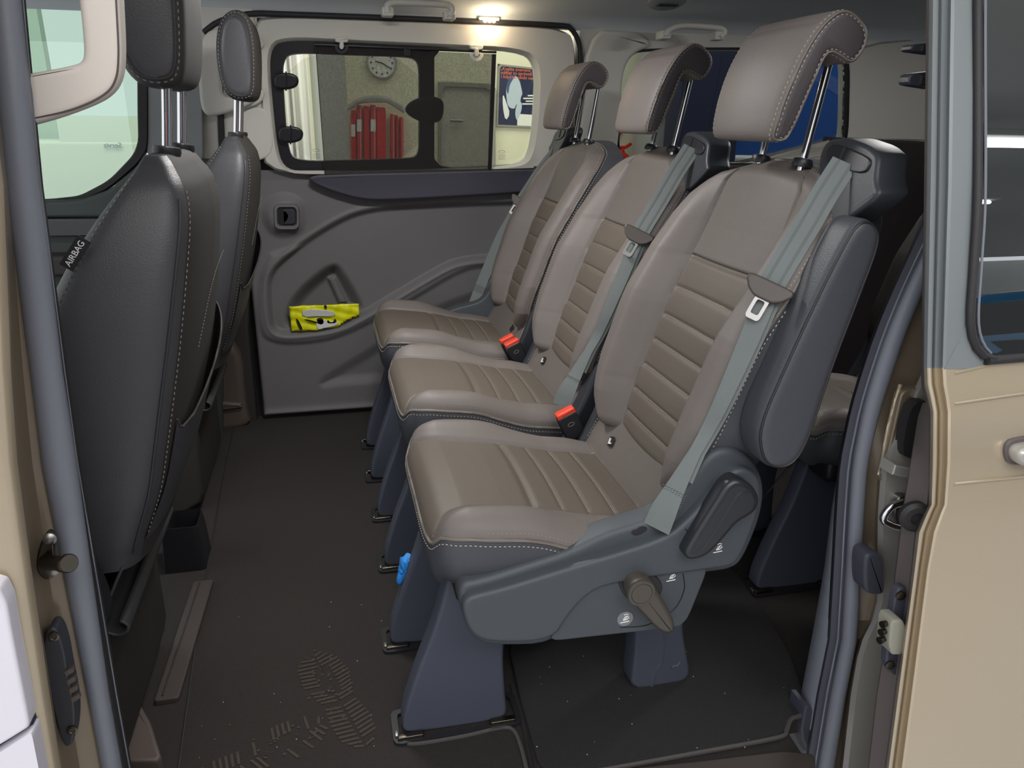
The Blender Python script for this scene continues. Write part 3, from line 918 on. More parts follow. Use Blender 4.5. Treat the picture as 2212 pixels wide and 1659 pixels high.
        for xx, ww in ((.085, .045), (.250, .045)):
            mb = MB(); mb.add(*box_vf((xx, (y0 - .009) * s, .006), (ww, .012, .012), .002)); mb.build('anchor_foot', 'steel_dark', a_o)
        mb = MB(); mb.add(*box_vf((.0615, (y0 + .0) * s, .008), (.006, .014, .005), .001)); mb.build('anchor_catch', 'steel', a_o)
    plate('front_crossbar', chaikin([(.165, .30), (.175, .36), (.29, .36), (.27, .30)], 2), -.10, .10, 'plastic_black', root, .008, .008, 3, fmy)

    # ---- folding armrest
    if armrest:
        ao = [(.600, .560), (.588, .610), (.618, .700), (.650, .790), (.684, .875), (.700, .903), (.720, .908), (.740, .893), (.745, .870), (.728, .80), (.700, .690), (.684, .600), (.670, .556), (.650, .538), (.620, .540)]
        ao = chaikin([(x + .0, z) for x, z in ao], 2)
        arm_o = plate('armrest', ao, -.288, -.222, 'leather_charcoal', root, .014, .014, 5, fmy); arm_o['label'] = 'charcoal leather folding armrest raised beside the backrest'
        q = inset(np.array(ao) if area2(ao) > 0 else np.array(ao)[::-1], .0042)
        V_, F_ = tube_vf([(p[0], -.2842 * s, p[1]) for p in q], .0022, 6, closed=True, up=(0, 1, 0)); raw('piping', V_, F_, 'piping_dark', arm_o, 60)
    so_ = raw('stitching', fl(stitch.V) if False else stitch.V, stitch.F, 'thread', root, None); so_['kind'] = 'stuff'; so_['label'] = 'pale sewn stitching'
    return root


# ================================================================== front seats
def front_seat(label, yc, hdx=0.0, hhw=.112):
    root = thing('front_seat', label, 'seat', (0, yc, 0), 'front seats')
    st = MB()
    zk = [.40, .44, .524, .60, .667, .73, .785, .85, .898, .937, .958, .970, .977]
    xR = [-.300, -.286, -.250, -.230, -.214, -.200, -.190, -.180, -.174, -.178, -.186, -.198, -.212]
    xF = [-.45, -.45, -.445, -.435, -.42, -.398, -.370, -.330, -.295, -.262, -.244, -.234, -.228]
    hw = [.185, .198, .212, .218, .218, .214, .208, .196, .182, .165, .150, .132, .105]
    zz = np.linspace(.40, .977, 90); rows = []
    cols = np.linspace(0, 2 * math.pi, 97)
    for z in zz:
        a, b, w = (float(smooth_interp(z, zk, q)) for q in (xR, xF, hw))
        row = []
        for t in cols:
            cx, cy = superellipse(t, 5.5); row.append(((a + b) / 2 + cx * (a - b) / 2 + (.012 * (1 - cy * cy) if cx > 0 else 0), cy * w, z))
        rows.append(row)
    V = np.array(rows); cm = (cols[:-1] + cols[1:]) / 2
    reg = np.zeros((len(zz) - 1, len(cols) - 1), int)
    reg[:, (np.abs(np.sin(cm)) < .64) & (np.cos(cm) > 0)] = 1
    sp = split_grid(V, reg, {0: ('backrest', 'leather_front', None), 1: ('back_panel', 'fabric_front', 0)}, root)
    back = sp[0]; sp[1]['label'] = 'dark rear panel of the front seat with a map pocket'
    capv = V[-1]; n = len(capv) - 1
    inner = capv[:-1] * np.array([.6, .6, 1]) + np.array([-.212 * .4, 0, .003])
    raw('top_cap', list(capv[:-1]) + list(inner), [(i, (i + 1) % n, n + (i + 1) % n, n + i) for i in range(n)] + [tuple(range(n, 2 * n))], 'leather_front', back, 60)
    k1 = int(np.argmin(np.abs(np.sin(cols) - .64) + (np.cos(cols) < 0))); k2 = int(np.argmin(np.abs(np.sin(cols) + .64) + (np.cos(cols) < 0)))
    for k in (k1, k2):
        dashes(st, V[8:-6, k] + np.array([.003, 0, 0]), .005, .003, .0008)
    kf = int(np.argmin(np.abs(np.cos(cols) + .45) + (np.sin(cols) > 0)))
    dashes(st, V[30:-3, kf] + np.array([0, -.002, 0]), .005, .0035, .001)
    kb = int(np.argmin(np.abs(np.cos(cols) - .97) + (np.sin(cols) > 0) + (np.cos(cols) < 0)))
    kc = int(np.argmin(np.abs(np.cos(cols) - .55) + (np.sin(cols) > 0)))
    tube('side_seam', V[4:-8, kc] + np.array([.0, -.001, 0]), .0022, 'piping_dark', back, 6)
    # map pocket: a loose flap with a swooping mouth
    yy = np.linspace(-.172, .172, 40); mouth = np.interp(yy, [-.172, -.16, -.12, -.06, 0, .08, .172], [.625, .606, .612, .640, .665, .690, .715])
    Vp = []
    for y, zt in zip(yy, mouth):
        for q in range(18):
            z = .44 + (zt - .44) * q / 17
            a, b, w = (float(smooth_interp(z, zk, q_)) for q_ in (xR, xF, hw)); cy = min(.97, abs(y) / w)
            xr = (a + b) / 2 + (1 - cy ** 5.5) ** (1 / 5.5) * (a - b) / 2 + .012 * (1 - cy * cy) + .003 + .014 * (q / 17) ** 2 * (1 - (y / .175) ** 2)
            Vp.append((xr, y, z))
    Fp = [(i * 18 + q, i * 18 + q + 1, (i + 1) * 18 + q + 1, (i + 1) * 18 + q) for i in range(39) for q in range(17)]
    pk = raw('map_pocket', Vp, Fp, 'leather_front', sp[1], 60)
    V_, F_ = tube_vf([Vp[i * 18 + 17] for i in range(40)], .002, 6); raw('pocket_hem', V_, F_, 'fabric_front', pk, 60)
    # upper pocket line
    up = [(float(smooth_interp(z, zk, xR)) + .0135, y, z) for y, z in ((-.125, .715), (-.09, .742), (-.04, .775), (.03, .80), (.12, .815))]
    dashes(st, spline(up, 40), .004, .0026, .0007)
    # hanging flap with a curled hem
    prof = [(-.285, .47), (-.312, .42), (-.345, .355), (-.360, .318), (-.358, .302), (-.346, .293), (-.333, .296), (-.330, .306), (-.340, .314)]
    prof = spline(prof, 36); Vf = []; th = .004
    for y in (-.185, -.182, 0, .19):
        for x, z in prof: Vf.append((x, y, z))
    k = len(prof)
    fl_ = raw('lower_flap', Vf, [(i * k + j, i * k + j + 1, (i + 1) * k + j + 1, (i + 1) * k + j) for i in range(3) for j in range(k - 1)], 'leather_front', root, 60)
    md = fl_.modifiers.new('thick', 'SOLIDIFY'); md.thickness = th
    fl_['label'] = 'loose dark flap with a curled hem under the seat back'
    # airbag tag
    p0 = at(158, 572, 1.05); p1 = at(186, 528, 1.05); o = np.array([(p0[0] + p1[0]) / 2 - .004, -.203, (p0[2] + p1[2]) / 2 + .002])
    ex = Vector((p1[0] - p0[0], 0, p1[2] - p0[2])).normalized(); ey = Vector((-ex[2], 0, ex[0]))
    M = basis(o, ex, ey)
    tv, tf = plate_vf(rrect(-.022, -.0085, .022, .0085, .001), 0, .0015)
    tg = raw('airbag_tag', [tuple(M @ Vector((v[0], v[2], -v[1]))) for v in tv], tf, 'plastic_black', back); tg['label'] = 'black fabric tag reading AIRBAG'
    text('airbag_lettering', 'AIRBAG', .0105, M @ Matrix.Translation((0, 0, .0006)), 'print_white', tg, .0003)
    # headrest
    hp = spline([(-.200, 1.064), (-.222, 1.085), (-.232, 1.13), (-.230, 1.19), (-.216, 1.238), (-.192, 1.262), (-.165, 1.264), (-.146, 1.246), (-.138, 1.20), (-.142, 1.13), (-.150, 1.082), (-.165, 1.064)], 72, True)
    if area2(hp) < 0: hp = hp[::-1]
    hp = hp + np.array([hdx, 0])
    hcn = np.array([(hp[:, 0].min() + hp[:, 0].max()) / 2, (hp[:, 1].min() + hp[:, 1].max()) / 2])
    hsc = lambda d_: hcn + (hp - hcn) * np.array([1 - d_ / .047, 1 - d_ / .10])
    vv = np.r_[-1, -.99, -.96, -.90, -.82, np.linspace(-.7, .7, 9), .82, .90, .96, .99, 1]; rows = []
    for v in vv:
        d = .015 * (1 - math.sqrt(max(0, 1 - max(0, (abs(v) - .8) / .2) ** 2)))
        q = hsc(d); rows.append([(p[0], v * hhw * (1 - .06 * (1.264 - p[1]) / .2), p[1]) for p in q] + [(q[0][0], v * hhw * (1 - .06 * (1.264 - q[0][1]) / .2), q[0][1])])
    V = np.array(rows); pm = (hp + np.roll(hp, -1, 0)) / 2
    reg = np.zeros((len(vv) - 1, len(hp)), int); reg[:, :] = np.where((pm[:, 0] > -.178 + hdx)[None, :], 1, 0)
    hs = split_grid(V, reg, {0: ('headrest', 'leather_front', None), 1: ('headrest_back', 'fabric_front', 0)}, root)
    for sd, row in ((-1, V[0]), (1, V[-1])):
        c = row[:-1]; n = len(c); y_ = float(c[0, 1])
        Q = [list(c)] + [[(p[0], y_ + sd * e_, p[1]) for p in hsc(d_)] for d_, e_ in ((.019, .002), (.023, .0025))]
        raw('side_panel', Q[0] + Q[1] + Q[2], [(k * n + i, k * n + (i + 1) % n, (k + 1) * n + (i + 1) % n, (k + 1) * n + i) for k in range(2) for i in range(n)] + [tuple(range(2 * n, 3 * n))], 'leather_front', hs[0], 60)
        lp = np.array([(p[0], sd * (hhw - .0032) * (1 - .06 * (1.264 - p[1]) / .2), p[1]) for p in hsc(.0068)])
        cl = np.vstack([lp, lp[:1]]); cl[:, 1] += sd * .0006
        dashes(st, cl, .005, .0035, .0009)
        tube('piping', np.array([(p[0], sd * (hhw - .0012) * (1 - .06 * (1.264 - p[1]) / .2), p[1]) for p in hsc(.0112)]), .002, 'piping_dark', hs[0], 6, closed=True)
    for sd in (-1, 1):
        y = .062 * sd; p = [(-.212, y, .955), (-.196, y, 1.09)]
        tube('headrest_post', [p[0], ((p[0][0] + p[1][0]) / 2, y, 1.02), p[1]], .0068, 'chrome', root, 16)
        raw('post_collar', *lathe_vf([(.018, 0), (.019, .005), (.018, .011), (.009, .012)], (-.2098, y, .976), (.12, 0, 1), 20), 'plastic_black', root)
    # cushion, base and side cover
    V_, F_ = plate_vf(chaikin([(-.40, .40), (-.40, .47), (-.60, .49), (-.88, .50), (-.92, .46), (-.90, .38), (-.55, .34)], 2), -.22, .22, .04, .04, 4)
    raw('seat_cushion', V_, F_, 'leather_front', root, 50)
    V_, F_ = plate_vf(chaikin([(-.37, .0), (-.37, .30), (-.42, .40), (-.85, .38), (-.88, .0)], 2, keep=.12), -.20, .20, .01, .01, 3)
    raw('seat_base', V_, F_, 'fabric_front', root, 40)
    sc = chaikin([(-.335, .36), (-.345, .43), (-.40, .46), (-.47, .44), (-.70, .42), (-.72, .33), (-.45, .29), (-.355, .31)], 2)
    plate('side_cover', sc, -.232, -.20, 'plastic_black', root, .01, 0, 3)
    s_ = raw('stitching', st.V, st.F, 'thread_dark', root, None); s_['kind'] = 'stuff'
    return root


# ================================================================== van shell
YW = 2.672


def YF(z):
    return YW - .17 * max(0.0, z - .83)


def PW(px, py, off=0.0):
    P = at(px, py, YW + off)
    for _ in range(12): P = at(px, py, YF(P[2]) + off)
    return P


def WP(pts, off=0.0):
    return [(q[0], q[2]) for q in (PW(a, b, off) for a, b in pts)]


wmap = lambda a, b, c: (a, YF(b) + c, b)


def wplate(name, pts, c0, c1, m, parent, r=0.0, n=2, keep=.25, off=None):
    return plate(name, chaikin(WP(pts, c0 if off is None else off), n, keep=keep) if n else WP(pts, c0 if off is None else off), c0, c1, m, parent, r, 0, 4, wmap)


# ---- floor
def quad_grid(x0, x1, y0, y1, z, n=8):
    xs = np.linspace(x0, x1, n); ys = np.linspace(y0, y1, n)
    V = [(x, y, z) for y in ys for x in xs]
    return V, [(j * n + i, j * n + i + 1, (j + 1) * n + i + 1, (j + 1) * n + i) for j in range(n - 1) for i in range(n - 1)]


floor = struct(plate('floor', [(-1.4, .97), (-.34, .97), (-.33, .84), (.735, .84), (.745, .97), (2.46, .97), (2.46, 2.71), (-1.4, 2.71)], 0, -.04, 'carpet', None, fmap=lambda a, b, c: (a, b, c)), 'dark brown carpeted van floor', 'floor')
ln = [atz(a, b, 0.0005) for a, b in ((512, 880), (470, 1100), (436, 1300), (388, 1640), (375, 1720))]
tube('carpet_seam', spline(ln, 30), .0022, 'rubber_dark', floor, 6)
groove = [atz(a, b, 0.001) for a, b in ((1105, 1480), (1128, 1560), (1150, 1660), (1165, 1720))]
tube('carpet_gap', spline(groove, 20), .004, 'rubber_dark', floor, 6)
hem = [atz(a, b, 0.003) for a, b in ((870, 1602), (900, 1606), (1000, 1590), (1080, 1572), (1108, 1576), (1124, 1610), (1140, 1672))]
tube('carpet_hem', spline(hem, 40), .0035, 'mat_edge', floor, 6)
# dusty shoe prints pressed into the pile


def shoe_print(label, px, py, ang, L, fade):
    c = atz(px, py, 0); mb = MB(); ca, sa = math.cos(ang), math.sin(ang)
    m = lambda u, v: (c[0] + ca * u - sa * v, c[1] + sa * u + ca * v)
    for k in range(26):
        u = -L / 2 + L * k / 25; t = k / 25
        if .40 < t < .47 or random.random() < fade * .25: continue
        w = np.interp(t, [0, .08, .25, .4, .5, .7, .9, 1], [.018, .032, .036, .030, .032, .047, .040, .018])
        for side in (-1, 1):
            i0 = .38 if .55 < t < .85 else .08
            a0 = w * i0 * side; a1 = w * side
            if random.random() < fade * .5: continue
            sk = .006 * side; q = [m(u + sk * 0, a0), m(u + .0048, a0), m(u + .0048 + sk * side * 1.2, a1), m(u + sk * side * 1.2, a1)]
            b = len(mb.V); mb.V += [(x, y, .0006) for x, y in q]; mb.V += [(x, y, .0018) for x, y in q]
            mb.F += [(b + 4, b + 5, b + 6, b + 7)] + [(b + i, b + (i + 1) % 4, b + 4 + (i + 1) % 4, b + 4 + i) for i in range(4)]
    for k in range(int(60 * (1 - fade))):
        u = random.gauss(.2 * L, .04); v = random.gauss(0, .018); r = random.uniform(.001, .003)
        q = [m(u - r, v - r), m(u + r, v - r), m(u + r, v + r), m(u - r, v + r)]; b = len(mb.V); mb.V += [(x, y, .0016) for x, y in q]; mb.F.append((b, b + 1, b + 2, b + 3))
    o = mb.build('shoe_print', 'carpet_dust', None, None); o['kind'] = 'stuff'
    return tag(o, label, 'footprint', 'shoe prints on the carpet')


pa = atz(700, 1470, 0); pb = atz(775, 1600, 0)
shoe_print('dusty shoe print with clear tread near the front leg of the closest seat', 730, 1510, math.atan2(pa[1] - pb[1], pa[0] - pb[0]), .27, .15)
pa = atz(620, 1590, 0); pb = atz(500, 1650, 0)
shoe_print('faint dusty shoe print at the bottom edge of the carpet', 545, 1640, math.atan2(pa[1] - pb[1], pa[0] - pb[0]), .24, .6)
# seat rail channel, leg box and sill
p0 = atz(430, 1262, 0); p1 = atz(358, 1520, 0)
rail = MB(); rail.add(*plate_vf(rrect(p1[0] - .020, p1[1], p1[0] + .024, p0[1], .006), .010, 0, .003, fmap=lambda a, b, c: (a + (b - p1[1]) * .035, b, c)))
rl = tag(rail.build('floor_rail', 'rail'), 'long raised plastic rail cover on the carpet behind the front seat', 'rail cover')
tube('rail_groove', [(p1[0] - .006, p1[1] + .01, .0105), (p1[0] + .008, p0[1] - .01, .0105)], .0018, 'rubber_dark', rl, 6)
cup = thing('leg_cover', 'black plastic cover with open top below the seat nearest the windscreen', 'seat bracket')
cx, cy = atz(400, 1235, 0)[:2]
cyb = cy + .035
V_, F_ = ring_vf(rrect(cx - .045, cy, cx + .045, cy + .10, .008), rrect(cx - .038, cy + .008, cx + .038, cy + .094, .006), .115, 0, 48, lambda a, b, c: ((a - cx) * (1.05 - c * 1.2) + cx, (b - cyb) * (1.05 - c * .8) + cyb, c), .003)
raw('cover_shell', V_, F_, 'plastic_black', cup, 40)
V_, F_ = box_vf((cx, cy + .05, .03), (.07, .08, .06), .004); raw('inner_block', V_, F_, 'plastic_black', cup)
# loose mat under the second row
mo = [atz(a, b, 0)[:2] for a, b in ((1098, 1400), (1120, 1500), (1140, 1572), (1168, 1672), (1300, 1664), (1500, 1628), (1680, 1594), (1700, 1580), (1712, 1552), (1726, 1545), (1735, 1500), (1700, 1400), (1560, 1200), (1150, 1240))]
matt = tag(plate('floor_mat', chaikin(mo, 2, keep=.15), .008, .001, 'carpet_mat', None, .003, 0, 3, lambda a, b, c: (a, b, c)), 'black carpet mat with grey bound edge under the near seat', 'floor mat')
be = [tuple(atz(a, b, .006)) for a, b in ((1200, 1677), (1300, 1663), (1500, 1627), (1676, 1594), (1698, 1580), (1708, 1555), (1730, 1545))]
tube('bound_edge', spline(be, 60), .0042, 'mat_edge', matt, 6)
sp_ = [atz(a, b, 0)[:2] for a, b in ((262, 1486), (310, 1545), (330, 1580), (356, 1665), (250, 1670), (230, 1560))]
struct(plate('trim_1', chaikin(sp_, 1, keep=.12), .022, -.01, 'sill_plastic', None, .006, 0, 3, lambda a, b, c: (a, b, c)), 'brown plastic sill trim at foot of the door pillar', 'sill trim')
sp2 = [atz(a, b, 0)[:2] for a, b in ((1120, 1695), (1500, 1655), (1690, 1632), (1760, 1640), (1760, 1760), (1120, 1780))]
st_ = struct(plate('trim_2', chaikin(sp2, 1, keep=.1), .012, -.02, 'rail', None, .004, 0, 3, lambda a, b, c: (a, b, c)), 'dark ribbed step plate along the door sill', 'step plate')
# crumbs of grit on carpet and mat
gm = MB()
for _ in range(45):
    if random.random() < .55: q = atz(random.uniform(1150, 1700), random.uniform(1400, 1640), .009)
    else: q = atz(random.uniform(420, 1000), random.uniform(1300, 1650), .001)
    s_ = random.uniform(.0005, .0011); gm.add(*box_vf(q, (s_, s_ * 1.4, s_)))
gr = gm.build('grit', 'print_white', None, None); gr['kind'] = 'stuff'; tag(gr, 'tiny pale specks of grit on the carpet', 'grit')

# ---- headliner
hl = [(2.585, 1.300), (2.575, 1.322), (2.545, 1.338), (2.50, 1.346), (2.42, 1.362), (2.25, 1.388), (2.0, 1.402), (1.6, 1.405), (1.2, 1.395), (1.0, 1.37), (.95, 1.34)]
hl = spline(hl, 40); xs = np.linspace(-1.3, 2.45, 24)
Vh = np.array([[(x, y, z) for y, z in hl] for x in xs])
Vt = []; Ft = []
for i in range(len(xs)):
    for y, z in hl: Vt.append((xs[i], y, z))
    for y, z in hl: Vt.append((xs[i], y + (.02 if y > 2.5 else 0), z + .03))
k = len(hl)
for i in range(len(xs) - 1):
    for j in range(k - 1):
        a = i * 2 * k + j; b = (i + 1) * 2 * k + j
        Ft += [(a, a + 1, b + 1, b), (a + k, b + k, b + k + 1, a + k + 1)]
ceiling = struct(raw('ceiling', Vt, Ft, 'headliner', None, 60), 'light grey fabric headliner of the van', 'headliner')
rf = MB(); rf.add(*box_vf((.55, 1.78, 1.47), (3.9, 1.9, .03))); struct(rf.build('roof', 'paint_taupe'), 'taupe van roof skin above the headliner', 'roof')


def grab_handle(label, pts, y, d, r, group=None):
    """bar handle on two feet: path in pixels at depth y"""
    root = thing('grab_handle', label, 'grab handle', group=group)
    path = [at(a, b, y) for a, b in pts]
    path = spline(path, 40)
    V_, F_ = tube_vf(path, r, 12, sx=1.0, sy=.75, up=(0, -1, .4)); raw('grip', V_, F_, 'trim_white', root, 60)
    for e in (0, -1):
        q = path[e]; raw('foot', *box_vf((q[0], q[1] + .018, q[2] + .004), (.034, .05, .026), .006), 'trim_white', root)
    return root


grab_handle('white roof grab handle above the far window, left of the lit lamp', [(838, 28), (836, 14), (846, 6), (870, 5), (950, 9), (972, 13), (978, 24), (972, 36)], 2.45, .03, .0125)
grab_handle('white roof grab handle above the middle seat headrest', [(1438, 78), (1442, 68), (1462, 58), (1490, 56), (1545, 60), (1562, 64), (1564, 72), (1554, 80)], 2.42, .03, .0125)
vent = thing('roof_vent', 'oval roof air vent cut by the top edge of the picture', 'vent')
c = at(1440, 2, 2.28); V_, F_ = lathe_vf([(.055, 0), (.056, .006), (.045, .012), (.02, .013), (0, .013)], c, (0, -.2, -1), 32); raw('vent_ring', V_, F_, 'trim_grey', vent)
for k in range(3):
    mb = MB(); mb.add(*box_vf((c[0], c[1] + (k - 1) * .016, c[2] - .013), (.06, .006, .004), .001)); mb.build('vent_slat', 'plastic_black', vent)
# reading lamp, lit
lamp = thing('reading_lamp', 'lit warm reading lamp on the roof edge above the window', 'lamp')
lc = PW(1055, 46, -.02)
mb = MB(); mb.add(*box_vf((lc[0], lc[1] + .0, lc[2] + .006), (.066, .03, .009), .003)); mb.build('lamp_housing', 'trim_white', lamp)
for dx in (-.014, .0, .014):
    raw('lamp_bulb', *lathe_vf([(0, -.006), (.005, -.004), (.006, 0), (.004, .005), (0, .006)], (lc[0] + dx, lc[1] - .016, lc[2] + .000), (0, -1, 0), 12), 'bulb', lamp)
pl = bpy.data.lights.new('reading_lamp_light', 'POINT'); pl.energy = .4; pl.color = (1.0, .78, .5); pl.shadow_soft_size = .015
po = bpy.data.objects.new('reading_lamp_light', pl); COL.objects.link(po); po.location = (lc[0], lc[1] - .05, lc[2] - .02)

dl = thing('added_fill_lamp', 'added rectangular fill lamp in the middle of the headliner', 'lamp')  # unseen lamp, added to brighten the cabin
mb = MB(); mb.add(*box_vf((.10, 1.75, 1.398), (.30, .16, .016), .005)); mb.build('lamp_housing', 'trim_white', dl)
mb = MB(); mb.add(*box_vf((.10, 1.75, 1.388), (.24, .11, .006), .002)); mb.build('fill_lamp_lens', 'lens', dl)
al = area('added_fill_light', (.10, 1.75, 1.382), (.10, 1.75, 0), .24, .11, 6.5, (1.0, .985, .965))
dl = thing('added_fill_lamp', 'added rectangular fill lamp in the headliner above the third row', 'lamp')  # second added lamp, lifts the dark rear; none is seen there
mb = MB(); mb.add(*box_vf((1.55, 1.75, 1.398), (.30, .16, .016), .005)); mb.build('lamp_housing', 'trim_white', dl)
mb = MB(); mb.add(*box_vf((1.55, 1.75, 1.388), (.24, .11, .006), .002)); mb.build('fill_lamp_lens', 'lens', dl)
area('added_fill_light', (1.55, 1.75, 1.382), (1.55, 1.75, 0), .24, .11, 3.8, (1.0, .985, .965))
# outer skin of the far side, closing the gaps behind the trims
mb = MB(); mb.add(*box_vf((1.06, 2.765, .34), (2.84, .02, 1.02))); wf = struct(mb.build('wall_far', 'rubber_dark'), 'dark inner skin of the far body side', 'body side')
mb = MB(); mb.add(*box_vf((-.185, 2.72, 1.1), (.13, .03, .6))); mb.build('pillar_skin', 'rubber_dark', wf)

# ---- far sliding door: lower panel in relief
door = hold('door_1', 'closed far sliding door with grey panel and sliding window', 'door')
x0 = -.262; x1 = 1.02; z0 = .018; z1 = .862
nx, nz = 330, 220
X, Z = np.meshgrid(np.linspace(x0, x1, nx), np.linspace(z0, z1, nz))
rec = chaikin(WP([(1240, 440), (1107, 443), (900, 450), (830, 455), (780, 464), (739, 480), (672, 520), (609, 569), (588, 596), (584, 630), (588, 690), (594, 710), (612, 717), (649, 716), (725, 706), (775, 682), (832, 648), (957, 573), (997, 559), (1060, 552), (1240, 550)]), 2)
pock = chaikin(WP([(700, 578), (728, 570), (745, 590), (790, 664), (776, 680), (725, 704), (650, 714), (618, 712), (612, 690), (628, 640)]), 2)
lip = chaikin(WP([(560, 712), (588, 740), (660, 741), (735, 727), (810, 690), (900, 640), (985, 588), (1040, 572), (1240, 572), (1240, 520), (600, 520), (560, 600)]), 2)
low = chaikin(WP([(668, 838), (830, 742), (980, 640), (1240, 600), (1240, 800), (760, 822)]), 2)
hbz = chaikin(WP([(575, 478), (572, 452), (590, 432), (612, 424), (640, 432), (652, 450), (652, 485), (642, 500), (612, 506), (590, 500)]), 2)
Yo = np.full(X.shape, 0.0)
dr_ = poly_sd(rec, X, Z); d = poly_sd(lip, X, Z); Yo -= .010 * sstep(.012, -.012, d) * sstep(-.004, .012, dr_)
d = poly_sd(rec, X, Z); Yo += .020 * sstep(.016, -.006, d); Yo -= .004 * np.exp(-((d - .020) / .006) ** 2)
d = poly_sd(pock, X, Z); Yo += .050 * sstep(.006, -.050, d)
rib = WP([(712, 610), (722, 606), (748, 660), (735, 662)]); d = poly_sd(rib, X, Z); Yo -= .018 * sstep(.012, -.004, d)
d = poly_sd(low, X, Z); Yo += .014 * sstep(.02, -.03, d)
d = poly_sd(hbz, X, Z); Yo -= .022 * sstep(.02, -.022, d)
Yo -= .012 * np.exp(-((Z - .012) / .02) ** 2)
# rounded border of the panel
e = np.minimum(X - x0, Z - z0); e = np.clip(e, 0, .012); Yo += .012 - np.sqrt(np.maximum(.012 ** 2 - (.012 - e) ** 2, 0))
YY = np.vectorize(YF)(Z) + Yo
V = np.stack([X, YY, Z], -1)
split_grid(V, np.zeros((nz - 1, nx - 1), int), {0: ('door_panel', 'door_panel', None)}, door)
hc = PW(619, 467)
hx = [(a, b) for a, b in WP([(596, 448), (641, 448), (642, 490), (598, 490)], -.03)]
V_, F_ = ring_vf(chaikin(WP([(590, 440), (646, 440), (648, 497), (592, 497)], -.03), 2, keep=.15), chaikin(WP([(599, 449), (639, 449), (640, 488), (600, 488)], -.03), 2, keep=.12), -.032, -.006, 60, wmap, .003)
hb = raw('handle_bezel', V_, F_, 'door_panel', door, 40)
wplate('handle_recess', [(597, 447), (641, 447), (642, 490), (598, 490)], -.024, -.018, 'plastic_black', hb, 0, 0)
wplate('handle_tongue', [(612, 452), (637, 452), (638, 484), (612, 485), (611, 478), (619, 474), (621, 466), (617, 459), (611, 458)], -.030, -.02, 'plastic_guide', hb, .002, 2, .15)
wplate('arm_pad', [(668, 382), (700, 377), (1000, 370), (1240, 364), (1240, 408), (1140, 415), (1000, 424), (830, 433), (780, 431), (725, 416), (690, 402), (670, 391)], -.045, .01, 'door_pad', door, .006)
0 and wplate('pad_ledge', [(676, 381), (1180, 367), (1180, 373), (680, 387)], -.052, .0, 'door_panel', door, .003)
# white upper trim with the window opening
outer = chaikin(WP([(566, 374), (562, 200), (548, 70), (556, 38), (620, 33), (900, 43), (1190, 56), (1238, 72), (1246, 120), (1240, 250), (1225, 352), (1180, 368), (800, 374)], -.03), 2, keep=.15)
inner = chaikin(WP([(584, 180), (582, 110), (606, 84), (760, 92), (960, 101), (1125, 108), (1165, 135), (1160, 250), (1149, 335), (1125, 358), (960, 365), (650, 373), (612, 362), (598, 320)], -.03), 2)
V_, F_ = ring_vf(outer, inner, -.030, .03, 160, wmap, .008); raw('window_surround', V_, F_, 'trim_white', door, 40)
seal = [PW(a, b, -.02) for a, b in ((440, 70), (470, 48), (520, 33), (560, 29), (620, 31), (900, 41), (1190, 54), (1232, 62), (1250, 92), (1253, 130), (1248, 250), (1235, 360))]
sl = tube('door_seal', spline(seal, 80), .0085, 'rubber_dark', door, 8)
# window: black frame, two panes, latch, hinges
win = hold('window_1', 'far sliding door window with black frame and sliding pane', 'window')
V_, F_ = ring_vf(chaikin(WP([(578, 190), (576, 108), (602, 82), (760, 90), (925, 98), (939, 99), (939, 112), (939, 240), (939, 355), (939, 366), (925, 367), (655, 375), (612, 364), (594, 320)], -.006), 2),
                 chaikin(WP([(613, 200), (611, 130), (632, 114), (750, 119), (880, 123), (900, 130), (905, 148), (906, 240), (905, 322), (900, 336), (884, 342), (760, 345), (640, 348), (622, 322)], -.006), 2), -.006, .012, 140, wmap, .002)
raw('pane_frame', V_, F_, 'frit', win, 40)
wplate('window_glass', [(590, 110), (920, 112), (920, 356), (620, 362)], .004, .008, 'glass_clear', win)
wplate('window_glass', [(925, 96), (1172, 108), (1164, 362), (925, 372)], .016, .020, 'glass_clear', win, 0, 2, .12)
V_, F_ = ring_vf(chaikin(WP([(905, 95), (1135, 104), (1172, 125), (1168, 250), (1155, 350), (1125, 366), (905, 373)], .0), 2, keep=.12), chaikin(WP([(925, 100), (1125, 110), (1160, 136), (1156, 250), (1145, 335), (1122, 355), (925, 364)], .0), 2, keep=.15), -.002, .02, 120, wmap, .001)
raw('pane_frame', V_, F_, 'frit', win, 40)
wplate('window_latch', [(874, 236), (884, 221), (906, 210), (938, 207), (956, 215), (960, 228), (957, 256), (942, 267), (908, 263), (884, 250)], -.024, -.004, 'frit', win, .006)
for y0_, y1_ in ((156, 194), (272, 310)):
    dx = 0 if y0_ < 200 else 10
    h_ = wplate('window_hinge', [(590 + dx, y0_ + 2), (622 + dx, y0_), (641 + dx, y0_ + 6), (646 + dx, y0_ + 18), (641 + dx, y0_ + 32), (620 + dx, y1_), (592 + dx, y1_ - 2)], -.032, -.004, 'frit', win, .007)
    wplate('hinge_step', [(615 + dx, y0_ - 2), (620 + dx, y0_ - 2), (620 + dx, y1_ + 2), (615 + dx, y1_ + 2)], -.035, -.004, 'frit', h_, .002, 1)
